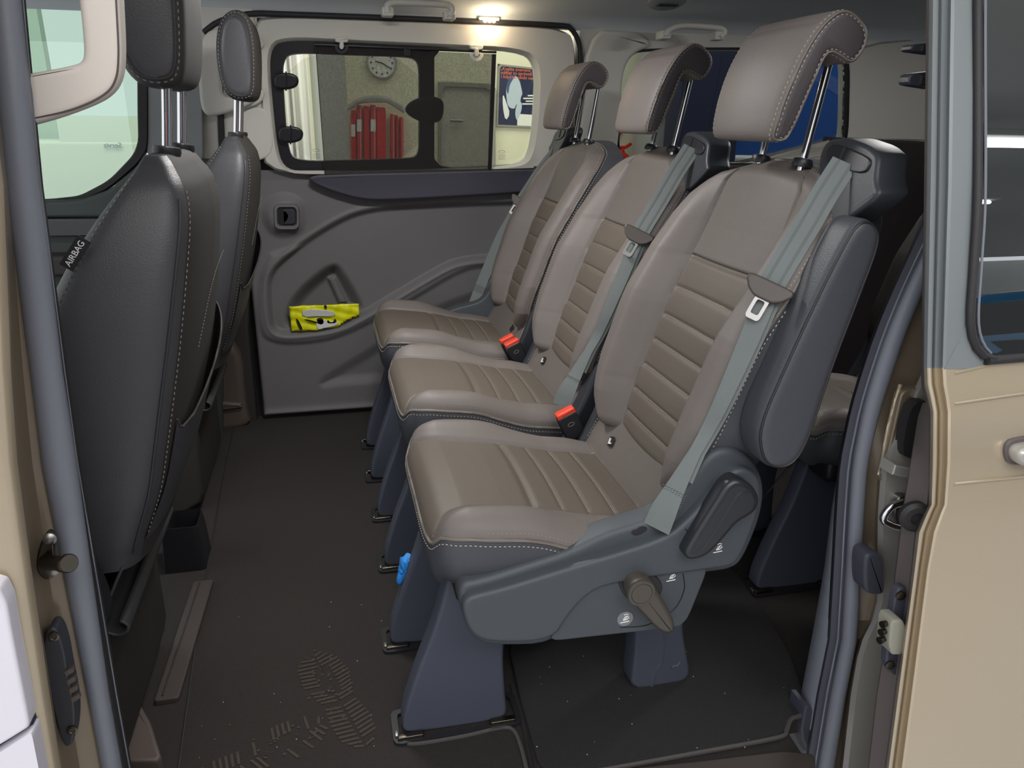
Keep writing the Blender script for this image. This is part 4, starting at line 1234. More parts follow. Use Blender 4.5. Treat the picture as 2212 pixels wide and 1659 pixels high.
for bx, by in ((683, 325), (1084, 328)):
    q = PW(bx, by, .003); mb = MB()
    ov = [(q[0] + .011 * math.cos(t), q[2] + .005 * math.sin(t)) for t in np.linspace(0, 6.28, 25)[:-1]]; ov2 = [(q[0] + .0098 * math.cos(t), q[2] + .004 * math.sin(t)) for t in np.linspace(0, 6.28, 25)[:-1]]
    mb.add(*ring_vf(ov, ov2, .0025, .0035, 24, wmap))
    for k in range(3):
        z_ = q[2] - .012 - k * .006; mb.add(*plate_vf([(q[0] - .012, z_), (q[0] + .012, z_), (q[0] + .012, z_ + .0012), (q[0] - .012, z_ + .0012)], .0025, .0035, fmap=wmap))
    raw('etched_mark', mb.V, mb.F, 'print_grey', win, None)
# pull-up sun shade on two hooks
shade = thing('sun_shade', 'grey mesh sun shade pulled up and hooked over the far window', 'sun shade')
wplate('shade_screen', [(681, 100), (1071, 117), (1061, 367), (702, 384)], -.040, -.0388, 'shade_mesh', shade, 0, 0)
tube('shade_bar', [PW(680, 96, -.042), PW(880, 104, -.042), PW(1072, 112, -.042)], .0048, 'frit', shade, 8)
tube('shade_edge', [PW(682, 100, -.041), PW(703, 384, -.041)], .0012, 'frit', shade, 6)
wplate('edge_strip', [(1063, 117), (1072, 117), (1062, 367), (1054, 367)], -.042, -.038, 'frit', shade, 0, 0)
wplate('pull_tab', [(873, 106), (887, 107), (887, 121), (873, 120)], -.047, -.040, 'frit', shade, .001, 0)
for hx_, hy_ in ((738, 80), (1030, 96)):
    hk = thing('shade_hook', 'white plastic hook holding the %s end of the sun shade' % ('left' if hx_ < 900 else 'right'), 'hook')
    wplate('hook_base', [(hx_ - 15, hy_), (hx_ + 15, hy_ + 1), (hx_ + 13, hy_ + 12), (hx_ - 13, hy_ + 11)], -.050, -.028, 'trim_white', hk, .003, 2, .15)
    wplate('hook_pin', [(hx_ - 4, hy_ + 8), (hx_ + 4, hy_ + 8), (hx_ + 5, hy_ + 26), (hx_ - 5, hy_ + 26)], -.058, -.044, 'trim_white', hk, .002, 1)
    V_, F_ = ring_vf(chaikin(WP([(hx_ - 17, hy_ + 16), (hx_ + 17, hy_ + 17), (hx_ + 12, hy_ + 32), (hx_, hy_ + 37), (hx_ - 12, hy_ + 32)], -.05), 2), chaikin(WP([(hx_ - 9, hy_ + 20), (hx_ + 9, hy_ + 20), (hx_ + 6, hy_ + 27), (hx_, hy_ + 30), (hx_ - 6, hy_ + 27)], -.05), 2), -.048, -.042, 48, wmap)
    raw('hook_tab', V_, F_, 'frit' if hx_ < 900 else 'trim_white', hk, 40)
# yellow bag in the door pocket
bag = thing('yellow_packet', 'crumpled bright yellow printed packet in the door pocket', 'packet')
bo_ = WP([(629, 664), (700, 660), (706, 658), (775, 659), (776, 676), (748, 689), (728, 703), (650, 714), (630, 715)], -.002)
cen = np.mean(bo_, 0)
gx = np.linspace(min(p[0] for p in bo_), max(p[0] for p in bo_), 26); gz = np.linspace(min(p[1] for p in bo_), max(p[1] for p in bo_), 14)
Vb = []; Fb = []
for j, z in enumerate(gz):
    for i, x in enumerate(gx): Vb.append((x, YF(z) - .004 + .005 * math.sin(i * .9 + j * .5) * math.cos(j * .8 - i * .4), z))
Xc = np.array([[gx[i], gz[j]] for j in range(13) for i in range(25)]) + [(gx[1] - gx[0]) / 2, (gz[1] - gz[0]) / 2]
sd = poly_sd(bo_, Xc[:, 0], Xc[:, 1]); q = 0
for j in range(13):
    for i in range(25):
        if sd[q] < .004: Fb.append((j * 26 + i, j * 26 + i + 1, (j + 1) * 26 + i + 1, (j + 1) * 26 + i))
        q += 1
pb_ = raw('packet_body', Vb, Fb, 'yellow_print', bag, 30); md = pb_.modifiers.new('t', 'SOLIDIFY'); md.thickness = .004; md.offset = 1
wplate('clear_label', [(652, 668), (722, 671), (725, 684), (690, 683), (654, 685)], -.016, -.011, 'clear_bag', bag, .001, 1)
wplate('white_print', [(682, 694), (692, 690), (718, 696), (732, 694), (728, 703), (698, 709), (686, 712)], -.0145, -.0125, 'print_white', bag, 0, 1)
for pts in ([(638, 687), (644, 690), (655, 713), (648, 714)], [(655, 690), (664, 690), (690, 697), (688, 700)], [(683, 688), (697, 687), (700, 698), (692, 702), (686, 697)], [(708, 690), (712, 696), (720, 696), (722, 689), (726, 690), (727, 698), (706, 699)], [(699, 660), (706, 659), (706, 668), (702, 667)]):
    wplate('black_print', pts, -.0145, -.0125, 'black_print', bag, 0, 1)

# ---- far B-pillar, front door behind the passenger seat
bp = hold('wall_far_pillar', 'white upper trim of the far pillar between front window and sliding door', 'pillar trim')
wplate('pillar_panel', [(330, -60), (548, -60), (552, 60), (566, 200), (570, 374), (425, 374), (420, 300), (408, 200), (400, 60)], -.02, .03, 'trim_white', bp, .012)
wplate('pillar_lower', [(505, 374), (572, 374), (530, 640), (556, 905), (556, 930), (500, 930), (430, 700), (440, 374)], .0, .04, 'dark_trim', bp, .01, 1)
wplate('pillar_foot', [(420, 735), (520, 738), (530, 880), (545, 930), (400, 935), (400, 800)], -.05, .03, 'sill_plastic', bp, .02)
wplate('foot_step', [(380, 872), (520, 868), (524, 886), (380, 892)], -.065, -.03, 'sill_plastic', bp, .008, 1)
wplate('belt_slot', [(466, 110), (480, 100), (484, 300), (494, 372), (478, 372), (470, 300)], -.028, -.015, 'rubber_dark', bp, .003)
wplate('belt_cover', [(506, 256), (548, 228), (575, 236), (588, 262), (592, 345), (510, 348)], -.032, -.01, 'trim_white', bp, .006)
fh = thing('grab_handle', 'white loop grab handle on the far door pillar behind the passenger headrest', 'grab handle')
ho = chaikin(WP([(470, 62), (500, 66), (560, 82), (560, 110), (500, 105), (484, 100), (480, 125), (478, 190), (484, 212), (520, 205), (555, 190), (560, 215), (520, 236), (462, 252), (440, 246), (432, 215), (428, 130), (436, 86), (450, 68)], -.06), 2)
plate('handle_loop', ho, -.075, -.045, 'trim_white', fh, .010, .006, 4, wmap)
wplate('handle_foot', [(500, 66), (570, 78), (570, 112), (500, 105)], -.05, -.01, 'trim_white', fh, .005)
wplate('handle_foot', [(510, 205), (570, 186), (570, 222), (515, 238)], -.05, -.01, 'trim_white', fh, .005)
# front far door with its window
fd = hold('door_2', 'far front door seen past the front seats', 'door')
Yd = 2.60
oc = [(-30, -300), (320, -300), (322, 235), (322, 320), (300, 355), (235, 410), (170, 436), (60, 440), (-30, 440)]
ic = [(20, -230), (296, -230), (297, 235), (299, 305), (288, 335), (235, 390), (170, 424), (100, 431), (20, 433)]
V_, F_ = ring_vf(chaikin(XZ(oc, Yd), 2, keep=.15), chaikin(XZ(ic, Yd), 2, keep=.15), Yd - .012, Yd + .02, 140, None, .004); raw('window_seal', V_, F_, 'rubber_dark', fd, 40)
plate('window_glass', XZ([(0, -240), (310, -240), (310, 350), (240, 420), (0, 440)], Yd), Yd + .004, Yd + .008, 'glass_green', fd)
plate('door_frame', XZ([(318, -300), (430, -300), (440, 380), (400, 420), (318, 330)], Yd), Yd - .005, Yd + .03, 'trim_grey', fd, .004)
plate('window_sill', chaikin(XZ([(-60, 436), (170, 432), (240, 408), (300, 356), (330, 340), (480, 345), (480, 470), (-60, 470)], Yd - .02), 1, keep=.12), Yd - .035, Yd + .02, 'green_dark_trim', fd, .010)
plate('gloss_strip', XZ([(-60, 474), (480, 466), (480, 506), (-60, 512)], Yd - .04), Yd - .05, Yd + .01, 'gloss_black', fd, .004)
plate('door_card', XZ([(-60, 508), (480, 500), (480, 1000), (-60, 1000)], Yd - .02), Yd - .02, Yd + .03, 'green_dark_trim', fd, .006)
plate('arm_shelf', chaikin(XZ([(-60, 552), (480, 545), (480, 585), (-60, 600)], Yd - .06), 1), Yd - .09, Yd, 'dark_trim', fd, .012)

# ---- rear part of the far side
rw = hold('wall_far_rear', 'rear far side wall of the van with quarter window', 'side wall')
outer = WP([(1250, 48), (1330, 50), (1600, 55), (2300, 40), (2300, 305), (2004, 304), (1800, 298), (1780, 372), (1225, 372)])
inner = chaikin(WP([(1338, 200), (1342, 140), (1372, 112), (1480, 108), (1790, 108), (1822, 118), (1826, 160), (1823, 290), (1804, 346), (1700, 352), (1480, 352), (1334, 350)]), 2, keep=.15)
V_, F_ = ring_vf(outer, inner, -.01, .04, 160, wmap, .004); raw('upper_trim', V_, F_, 'trim_white', rw, 40)
pr = chaikin(WP([(1256, 66), (1360, 68), (1388, 78), (1402, 102), (1370, 112), (1345, 140), (1336, 200), (1330, 340), (1300, 350), (1240, 350)]), 2)
plate('pillar_cover', pr, -.028, .0, 'trim_white', rw, .012, 0, 4, wmap)
wplate('window_glass', [(1325, 100), (1835, 100), (1830, 360), (1325, 360)], .010, .014, 'glass_tint', rw, 0, 0)
V_, F_ = ring_vf(chaikin(WP([(1333, 200), (1337, 136), (1370, 107), (1480, 103), (1792, 103), (1827, 114), (1831, 160), (1828, 292), (1808, 352), (1700, 358), (1480, 358), (1329, 356)]), 2, keep=.15), inner, -.014, .012, 140, wmap); raw('window_seal', V_, F_, 'frit', rw, 40)
wplate('lower_panel', [(1150, 352), (1790, 358), (1800, 296), (2004, 306), (2350, 306), (2350, 1100), (1150, 950)], -.03, .03, 'dark_trim', rw, .01, 0)
tube('roof_seam', [PW(1830, 112, -.012), PW(1900, 93, -.012), PW(2010, 82, -.012), PW(2200, 78, -.012)], .003, 'trim_grey', rw, 6)
bw = hold('wall_rear', 'dark tailgate wall at the back of the van', 'tailgate')
mb = MB(); mb.add(*box_vf((2.48, 1.8, .42), (.04, 1.9, .92), .01)); mb.build('tailgate_panel', 'dark_trim', bw)
V_, F_ = ring_vf(rrect(.85, .86, 2.75, 1.48, .02), rrect(1.10, .92, 2.50, 1.32, .06), 2.46, 2.50, 80, lambda a, b, c: (c, a, b)); raw('tailgate_frame', V_, F_, 'trim_white', bw, 40)
plate('tailgate_glass', rrect(1.05, .90, 2.55, 1.34, .05), 2.478, 2.482, 'glass_tint', bw, fmap=lambda a, b, c: (c, a, b))
nw = hold('wall_near_rear', 'near side wall behind the open sliding door', 'side wall')
V_, F_ = ring_vf(rrect(.90, -.02, 2.46, 1.40, .02), rrect(1.25, .86, 2.25, 1.26, .05), .985, 1.02, 80); raw('side_panel', V_, F_, 'dark_trim', nw, 40)
plate('side_glass', rrect(1.22, .84, 2.28, 1.28, .04), 1.0, 1.004, 'glass_tint', nw)


# ================================================================== near door opening
def stringer(rows, py_list):
    """rows: (py -> px) control table and depth; returns points at the given py"""
    tab, yy = rows
    pk = [t[0] for t in tab]; xk = [t[1] for t in tab]
    out = []
    for py in py_list:
        y = np.interp(py, yy[0], yy[1]) if isinstance(yy, tuple) else yy
        px = np.interp(py, pk, xk)
        if py < pk[0]: px = xk[0] + (py - pk[0]) * (xk[1] - xk[0]) / (pk[1] - pk[0])
        if py > pk[-1]: px = xk[-1] + (py - pk[-1]) * (xk[-1] - xk[-2]) / (pk[-1] - pk[-2])
        out.append(at(px, py, y))
    return out


def loft(name, strs, m, parent, smooth=40, thick=0.0):
    V = np.array(strs); o = split_grid(V, np.zeros((V.shape[0] - 1, V.shape[1] - 1), int), {0: (name, m, None)}, parent)[0]
    o.data.set_sharp_from_angle(angle=math.radians(smooth))
    if thick:
        md = o.modifiers.new('t', 'SOLIDIFY'); md.thickness = thick; md.offset = 0
    return o


PYL = list(range(-500, 2301, 50))
lean = ([-500, 0, 500, 1000, 1659, 2300], [.06, .04, .015, 0.0, -.01, -.01])       # the body side leans in towards the roof


def yv(base): return (lean[0], [base + v for v in lean[1]])


pil = hold('wall_near_pillar', 'taupe painted door pillar with rubber seal at the left', 'door pillar')
edge = [(0, -62), (400, -12), (800, 4), (1000, 18), (1200, 44), (1505, 88), (1659, 112)]
sealc = [(0, 10), (400, 48), (800, 100), (1000, 128), (1505, 213), (1659, 241)]
sh = lambda t, d: [(a, b + d) for a, b in t]
loft('outer_skin', [stringer((sh(edge, -420), yv(.83)), PYL), stringer((sh(edge, -120), yv(.815)), PYL), stringer((sh(edge, -14), yv(.82)), PYL), stringer((edge, yv(.824)), PYL), stringer((sh(edge, 10), yv(.828)), PYL), stringer((sh(edge, 20), yv(.840)), PYL)], 'paint_taupe', pil)
recs = [stringer((sh(edge, 20), yv(.840)), PYL), stringer((sh(edge, 25), yv(.895)), PYL), stringer(([(a, (b + 24) * .55 + (c - 24) * .45) for (a, b), (_, c) in zip(edge, [(p, np.interp(p, [t[0] for t in sealc], [t[1] for t in sealc])) for p, _ in edge])], yv(.925)), PYL), stringer((sh(sealc, -22), yv(.932)), PYL), stringer((sh(sealc, 5), yv(.945)), PYL)]
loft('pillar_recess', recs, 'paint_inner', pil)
path = np.array(stringer((sealc, yv(.935)), PYL))
hwid = np.interp(PYL, [0, 400, 800, 1000, 1505, 1659], [24, 27, 26, 29, 20, 20]) / F_PX * 1.04
V_, F_ = tube_vf(path, hwid, 14, up=(0, -1, 0)); raw('door_seal', V_, F_, 'rubber', pil, 60)
loft('seal_lip', [stringer((sh(sealc, 14), yv(.935)), PYL), stringer((sh(sealc, 30), yv(.945)), PYL), stringer((sh(sealc, 42), yv(.965)), PYL), stringer((sh(sealc, 38), yv(.99)), PYL)], 'rubber_dark', pil, 40, .003)
V_, F_ = tube_vf(stringer((sh(sealc, 38), yv(.955)), PYL), .0016, 6); raw('seal_bead', V_, F_, 'rubber', pil, 60)
loft('inner_trim', [stringer((sh(sealc, 36), yv(.985)), PYL), stringer((sh(sealc, 20), yv(.995)), PYL), stringer((sh(sealc, -60), yv(1.0)), PYL), stringer((sh(sealc, -300), yv(1.0)), PYL)], 'trim_white', pil, 40, .004)
# loop grab handle on this pillar
nh = thing('grab_handle', 'large cream loop grab handle on the near pillar beside the front headrest', 'grab handle')
ho = chaikin(XZ([(20, 282), (110, 262), (200, 230), (244, 206), (266, 172), (271, 120), (268, 40), (262, -60), (250, -140), (215, -180), (60, -190), (0, -190), (0, -130), (150, -130), (168, -100), (174, -20), (183, 60), (187, 118), (182, 134), (166, 142), (70, 160), (20, 166)], 1.0), 2)
nh_b = plate('handle_loop', ho, .985, 1.012, 'trim_handle', nh, .008, .006, 4)
V_, F_ = tube_vf([(p[0], .9862, p[1]) for p in spline(XZ([(70, 256), (160, 236), (225, 205), (250, 172), (256, 120), (253, 40), (247, -60)], .987), 50)], .0012, 5); raw('mould_line', V_, F_, 'sill_plastic', nh_b, None)
V_, F_ = tube_vf([(p[0], .987, p[1]) for p in spline(XZ([(176, -40), (187, 60), (191, 122), (184, 140), (166, 148), (70, 166)], .987), 50)], .0010, 5); raw('mould_line', V_, F_, 'sill_plastic', nh_b, None)
# striker pin and latch plate in the recess
sk = thing('door_striker', 'steel door striker with round pin on the left pillar', 'striker')
so = chaikin(XZ([(98, 1150), (112, 1150), (120, 1165), (122, 1210), (120, 1238), (108, 1248), (90, 1240), (80, 1218), (86, 1180)], .892), 2)
plate('striker_plate', so, .884, .90, 'steel_dark', sk, .003)
for a, b in ((108, 1163), (114, 1230)):
    c = at(a, b, .884); raw('striker_bolt', *lathe_vf([(.0075, 0), (.0075, .003), (.005, .005), (0, .0055)], c, (.1, -1, .1), 16), 'steel', sk)
c = at(100, 1215, .884); ax = np.array(at(150, 1217, .835)) - c
Ln = np.linalg.norm(ax); raw('striker_pin', *lathe_vf([(.009, 0), (.0085, Ln * .72), (.0105, Ln * .74), (.0108, Ln * .96), (.0095, Ln), (0, Ln)], c, tuple(ax), 24), 'steel_dark', sk)
lp = thing('latch_plate', 'long rounded dark plate with slots screwed to the left pillar', 'latch plate')
lo = chaikin(XZ([(98, 1395), (102, 1360), (114, 1347), (128, 1352), (142, 1390), (150, 1440), (163, 1500), (167, 1545), (162, 1595), (152, 1605), (140, 1600), (128, 1560), (112, 1490), (102, 1430)], .888), 2)
plate('plate_body', lo, .880, .905, 'plastic_guide', lp, .0025)
for a, b in ((116, 1374), (156, 1576)):
    c = at(a, b, .880); raw('plate_screw', *lathe_vf([(.0065, 0), (.0065, .002), (.004, .003), (.003, .0015), (0, .0015)], c, (.1, -1, 0), 14), 'steel_dark', lp)
for k in range(4):
    y_ = 1447 + k * 19; x_ = 140 + k * 4.5
    plate('plate_slot', XZ([(x_, y_ + 4), (x_ + 17, y_ - 6), (x_ + 20, y_ + 3), (x_ + 3, y_ + 14)], .879), .878, .884, 'sill_plastic', lp)
# white panel beside the pillar
wp_ = thing('white_body_panel', 'glossy white panel with dark joint at the lower left edge', 'body panel')
plate('upper_panel', chaikin(XZ([(-260, 1270), (-20, 1262), (2, 1268), (18, 1300), (30, 1370), (66, 1555), (64, 1568), (-260, 1760)], .79), 2, keep=.12), .785, .81, 'gloss_white', wp_, .004)
plate('lower_panel', chaikin(XZ([(-260, 1790), (62, 1580), (72, 1578), (90, 1670), (120, 1850), (-260, 1950)], .79), 2, keep=.1), .785, .81, 'gloss_white', wp_, 0)
plate('panel_joint', XZ([(-260, 1700), (66, 1540), (80, 1600), (-260, 1850)], .80), .80, .815, 'navy_panel', wp_)

# ---- rear edge of the opening
cp = hold('trim_3', 'rear edge of the sliding door opening with grey seal and painted flange', 'door frame')
bulb = [(300, 2120), (470, 2045), (560, 2003), (640, 1966), (720, 1933), (800, 1906), (880, 1882), (1000, 1857), (1100, 1850), (1230, 1843), (1380, 1834), (1500, 1810), (1659, 1784)]
PYC = list(range(300, 2301, 40))
cpath = np.array(stringer((bulb, .925), PYC))
V_, F_ = tube_vf(cpath, np.interp(PYC, [300, 800, 1000, 1500, 1700], [.012, .0145, .0115, .013, .015]), 14, up=(0, -1, 0)); raw('door_seal', V_, F_, 'rubber', cp, 60)
loft('seal_flange', [stringer((sh(bulb, -46), .955), PYC), stringer((sh(bulb, -40), .940), PYC), stringer((sh(bulb, -22), .930), PYC), stringer((sh(bulb, -8), .928), PYC)], 'door_pad', cp, 40, .003)
V_, F_ = tube_vf(stringer((sh(bulb, -24), .922), PYC), .0016, 6); raw('seal_bead', V_, F_, 'rubber', cp, 60)
tl = [(300, 2066), (470, 1992), (560, 1960), (640, 1925), (720, 1889), (800, 1860), (880, 1840), (1000, 1815), (1100, 1798), (1230, 1782), (1380, 1755), (1500, 1732), (1560, 1722), (1659, 1742)]
loft('inner_trim', [stringer((sh(tl, 120), 1.16), PYC), stringer((sh(tl, 12), 1.06), PYC), stringer((tl, 1.0), PYC), stringer((sh(bulb, -40), .945), PYC)], 'rubber', cp, 40, .003)
fo = XZ([(1728, 1500), (1775, 1560), (1765, 1640), (1748, 1640), (1716, 1570)], .975)
plate('trim_foot', chaikin(fo, 1, keep=.15), .955, 1.0, 'door_pad', cp, .004)
recE = [(300, 2190), (800, 1994), (900, 1948), (1000, 1904), (1100, 1897), (1170, 1895), (1285, 1898), (1340, 1884), (1380, 1864), (1420, 1852), (1500, 1838), (1659, 1820)]
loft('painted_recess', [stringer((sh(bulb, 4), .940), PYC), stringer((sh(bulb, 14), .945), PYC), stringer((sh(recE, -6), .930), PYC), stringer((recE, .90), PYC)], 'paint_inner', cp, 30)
loft('painted_flange', [stringer((recE, .90), PYC), stringer((sh(recE, 12), .888), PYC), stringer((sh(recE, 150), .875), PYC), stringer((sh(recE, 340), .87), PYC)], 'paint_silver', cp, 30)
plate('pocket_slot', chaikin(XZ([(1968, 868), (2000, 862), (2000, 992), (1950, 986), (1944, 970), (1952, 910)], .88), 1), .874, .892, 'rubber_dark', cp)
plate('pocket_ledge', XZ([(1925, 998), (1975, 1010), (1975, 1034), (1918, 1020)], .872), .862, .892, 'paint_silver', cp, .003)
V_, F_ = tube_vf(spline([at(a, b, .905) for a, b in ((1945, 830), (1930, 880), (1915, 940), (1905, 1000), (1898, 1025))], 30), .003, 6); raw('flange_bead', V_, F_, 'paint_taupe', cp, 60)
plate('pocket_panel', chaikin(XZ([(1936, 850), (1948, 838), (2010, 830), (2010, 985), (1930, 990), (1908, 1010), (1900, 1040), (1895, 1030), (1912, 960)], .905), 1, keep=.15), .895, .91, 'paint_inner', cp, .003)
ls = thing('latch_striker', 'bright steel latch catch on the rear door frame', 'striker')
plate('catch_plate', chaikin(XZ([(1925, 1070), (1940, 1062), (1960, 1066), (1965, 1090), (1960, 1140), (1935, 1145), (1918, 1110)], .885), 2), .872, .89, 'steel', ls, .003)
tube('catch_loop', spline([at(a, b, .866) for a, b in ((1950, 1085), (1925, 1095), (1908, 1120), (1925, 1134), (1955, 1142))], 20), .006, 'chrome', ls, 8)
c = at(1950, 1086, .872); raw('catch_bolt', *lathe_vf([(.008, 0), (.008, .003), (.004, .004), (0, .004)], c, (0, -1, 0), 16), 'steel', ls)
bu = tag(plate('rubber_bumper', chaikin(XZ([(1862, 1200), (1875, 1190), (1895, 1192), (1905, 1205), (1908, 1270), (1900, 1282), (1870, 1280), (1862, 1265)], .875), 2), .868, .90, 'door_pad', None, .006), 'dark rubber buffer block on the rear door frame', 'buffer')

# ---- open sliding door, parked outside the body
def YD(z):
    return float(np.interp(z, [-.3, .1, .41, .53, .65, .75, .80, .87, .95, 1.05, 1.15, 1.4], [.715, .715, .735, .742, .752, .776, .783, .797, .818, .848, .884, .985]))


def PD(px, py, off=0.0):
    P = at(px, py, .78)
    for _ in range(14): P = at(px, py, YD(P[2]) + off)
    return P


def dstr(tab, off, pyl):
    pk = [t[0] for t in tab]; xk = [t[1] for t in tab]
    return [PD(float(np.interp(py, pk, xk)), py, off) for py in pyl]


sd_ = hold('door_3', 'open taupe sliding door pushed back on the right with tinted window', 'door')
eL = [(-500, 2013), (0, 2007), (400, 2002), (795, 1995), (830, 1996), (860, 2003), (890, 2009), (1000, 2008), (1090, 2006), (1110, 1996), (1150, 1979), (1230, 1970), (1500, 1934), (1659, 1913), (2300, 1830)]
eR = [(-500, 2066), (0, 2062), (400, 2056), (795, 2043), (830, 2045), (860, 2050), (890, 2054), (1000, 2053), (1090, 2046), (1110, 2038), (1150, 2024), (1230, 2009), (1500, 1975), (1659, 1954), (2300, 1870)]
mix = lambda t: [(a, b * (1 - t) + d * t) for (a, b), (_, d) in zip(eL, eR)]
up_l = [-500, -300, -150, 0, 100, 200, 300, 400, 500, 600, 700, 760, 795]
lo_l = [795, 805, 815, 830, 845, 860, 875, 890, 910, 950, 1000, 1050, 1090, 1110, 1130, 1150, 1190, 1230, 1320, 1400, 1500, 1580, 1659, 1800, 2000, 2300]
cols_ = ((0, .028), (.06, .012), (.16, .004), (.30, .004), (.40, .010), (.50, .004), (.62, .010), (.76, .010), (.86, .002), (1.0, 0.0))
loft('door_edge', [dstr(mix(t), o, up_l) for t, o in cols_], 'door_frame_grey', sd_, 60)
loft('door_edge', [dstr(mix(t), o, lo_l) for t, o in cols_], 'paint_taupe', sd_, 60)
loft('edge_return', [dstr(sh(eL, -6), .075, up_l + lo_l[1:]), dstr(sh(eL, -4), .045, up_l + lo_l[1:]), dstr(eL, .028, up_l + lo_l[1:])], 'door_edge_trim', sd_, 40)
gl_l = [-500, 0, 400, 550, 671, 716, 746, 773]
gtab = [(-500, 2116), (0, 2112), (400, 2112), (550, 2105), (671, 2097), (700, 2098), (716, 2100), (746, 2110), (766, 2130), (773, 2146)]
loft('window_frame', [dstr(eR, 0, up_l[:-1] + [795]), dstr([(a, b - 7) for a, b in gtab[:7]] + [(760, 2106), (795, 2106)], 0, up_l[:-1] + [795])], 'door_frame_grey', sd_, 40)
plate('window_corner', [(q[0], q[2]) for q in (PD(a, b) for a, b in ((2090, 700), (2093, 716), (2104, 748), (2126, 768), (2160, 783), (2150, 787), (2100, 797), (2040, 797)))], 0, .006, 'door_frame_grey', sd_, fmap=lambda a, b, c: (a, YD(b) + c - .0005, b))
wo = [(q[0], q[2]) for q in (PD(a, b) for a, b in ((2116, -400), (2112, 0), (2112, 400), (2105, 550), (2097, 671), (2099, 716), (2109, 746), (2124, 764), (2148, 773), (2212, 770), (2500, 748), (3100, 700), (3100, -400)))]
wo = [tuple(p) for p in wo]
dmap = lambda a, b, c: (a, YD(b) + c, b)
# glass as a gently curved sheet
gxs = np.linspace(0, 1, 14); Lp = resample(np.array(wo[:9]), 30); Rp = np.array([(Lp[i, 0] + .75, Lp[i, 1] + .012) for i in range(30)])
V = np.array([[dmap(Lp[i, 0] * (1 - t) + Rp[i, 0] * t, Lp[i, 1] * (1 - t) + Rp[i, 1] * t, -.003 + .018 * (t * .75) ** 2) for i in range(30)] for t in gxs])
split_grid(V, np.zeros((13, 29), int), {0: ('window_glass', 'glass_privacy', None)}, sd_)
sp3 = spline([dmap(x, z, -.004) for x, z in [(p[0] - .004, p[1]) for p in wo[:10]]] + [dmap(Rp[-1][0], Rp[-1][1] - .001, -.004)], 90)
tube('window_seal', sp3, .0058, 'rubber_dark', sd_, 8)
inn = [(p[0] + .006, p[1] + .002) for p in wo[:8]]
tube('seal_bead', spline([dmap(x, z, -.006) for x, z in inn], 60), .0016, 'rubber', sd_, 6)
# lower skin with its two feature creases
colx = [0, .02, .06, .12, .25, .45, .75, 1.0]
base = [dstr(eR, 0, lo_l)]
for dxx in colx[1:]:
    base.append([p + np.array([dxx, .012 * dxx, 0]) for p in base[0]])
loft('door_skin', base, 'paint_taupe', sd_, 50, 0)
for y0_, y1_, off in ((806, 770, 0), (872, 850, 0), (1045, 1030, 0)):
    q = [PD(2062 if y0_ < 1100 else 2000, y0_, -.0006), PD(2212, y0_ - (y0_ - y1_) * 1.0, -.0006), PD(2400, y0_ - (y0_ - y1_) * 2.2, -.0006)]
    tube('body_crease', spline(q, 14), .0018, 'paint_taupe', sd_, 6)
hd = [(q[0], q[2]) for q in (PD(a, b) for a, b in ((2166, 975), (2170, 955), (2185, 945), (2300, 930), (2400, 940), (2400, 985), (2300, 1000), (2190, 1004), (2172, 998)))]
hr = plate('handle_recess', chaikin(hd, 2), -.004, .01, 'door_edge_trim', sd_, .002, fmap=dmap)
hd = [(q[0], q[2]) for q in (PD(a, b) for a, b in ((2172, 976), (2176, 962), (2190, 953), (2300, 940), (2390, 948), (2390, 980), (2300, 992), (2194, 998), (2178, 992)))]
plate('door_handle', chaikin(hd, 2), -.024, -.002, 'paint_silver', sd_, .010, fmap=dmap)
# inner edge trim with rubber stop, screws and contact block
itl = [(870, 1995), (900, 1985), (1000, 1968), (1100, 1952), (1230, 1936), (1320, 1925), (1500, 1895), (1659, 1877), (2300, 1790)]
itr = [(870, 2004), (900, 2010), (1000, 2010), (1100, 2002), (1230, 1974), (1320, 1962), (1500, 1938), (1659, 1917), (2300, 1835)]
pyi = [870, 885, 900, 950, 1000, 1050, 1100, 1150, 1230, 1320, 1400, 1500, 1659, 1900, 2300]
loft('edge_trim', [dstr(sh(itl, -2), .10, pyi), dstr(itl, .060, pyi), dstr(itr, .032, pyi)], 'door_edge_trim', sd_, 40)
c = PD(1974, 1112, .044); raw('rubber_stop', *lathe_vf([(.022, 0), (.022, .008), (.017, .013), (.009, .013), (.008, .008), (0, .008)], c, (-.35, -1, 0), 24), 'rubber_dark', sd_)
cb = plate('contact_plate', chaikin([(q[0], q[2]) for q in (PD(a, b, .04) for a, b in ((1935, 1275), (1950, 1265), (1962, 1275), (1960, 1330), (1948, 1455), (1935, 1462), (1915, 1445), (1912, 1420), (1925, 1330)))], 2), .038, .05, 'door_pad', sd_, .003, fmap=dmap)
for a, b in ((1945, 1286), (1922, 1436)):
    c = PD(a, b, .037); raw('plate_screw', *lathe_vf([(.007, 0), (.007, .002), (.004, .003), (0, .003)], c, (-.2, -1, 0), 16), 'steel_dark', cb)
blk = plate('contact_block', chaikin([(q[0], q[2]) for q in (PD(a, b, .03) for a, b in ((1912, 1328), (1935, 1326), (1945, 1345), (1935, 1402), (1912, 1402), (1906, 1380)))], 1, keep=.15), .016, .042, 'door_frame_dark', sd_, .003, fmap=dmap)
for k in range(3):
    c = PD(1916 - k * 3, 1346 + k * 17, .026); raw('contact_pin', *lathe_vf([(.0042, 0), (.0042, .006), (.0052, .006), (.0052, .010), (0, .010)], c, (-1, -.2, 0), 12), 'steel_dark', blk)
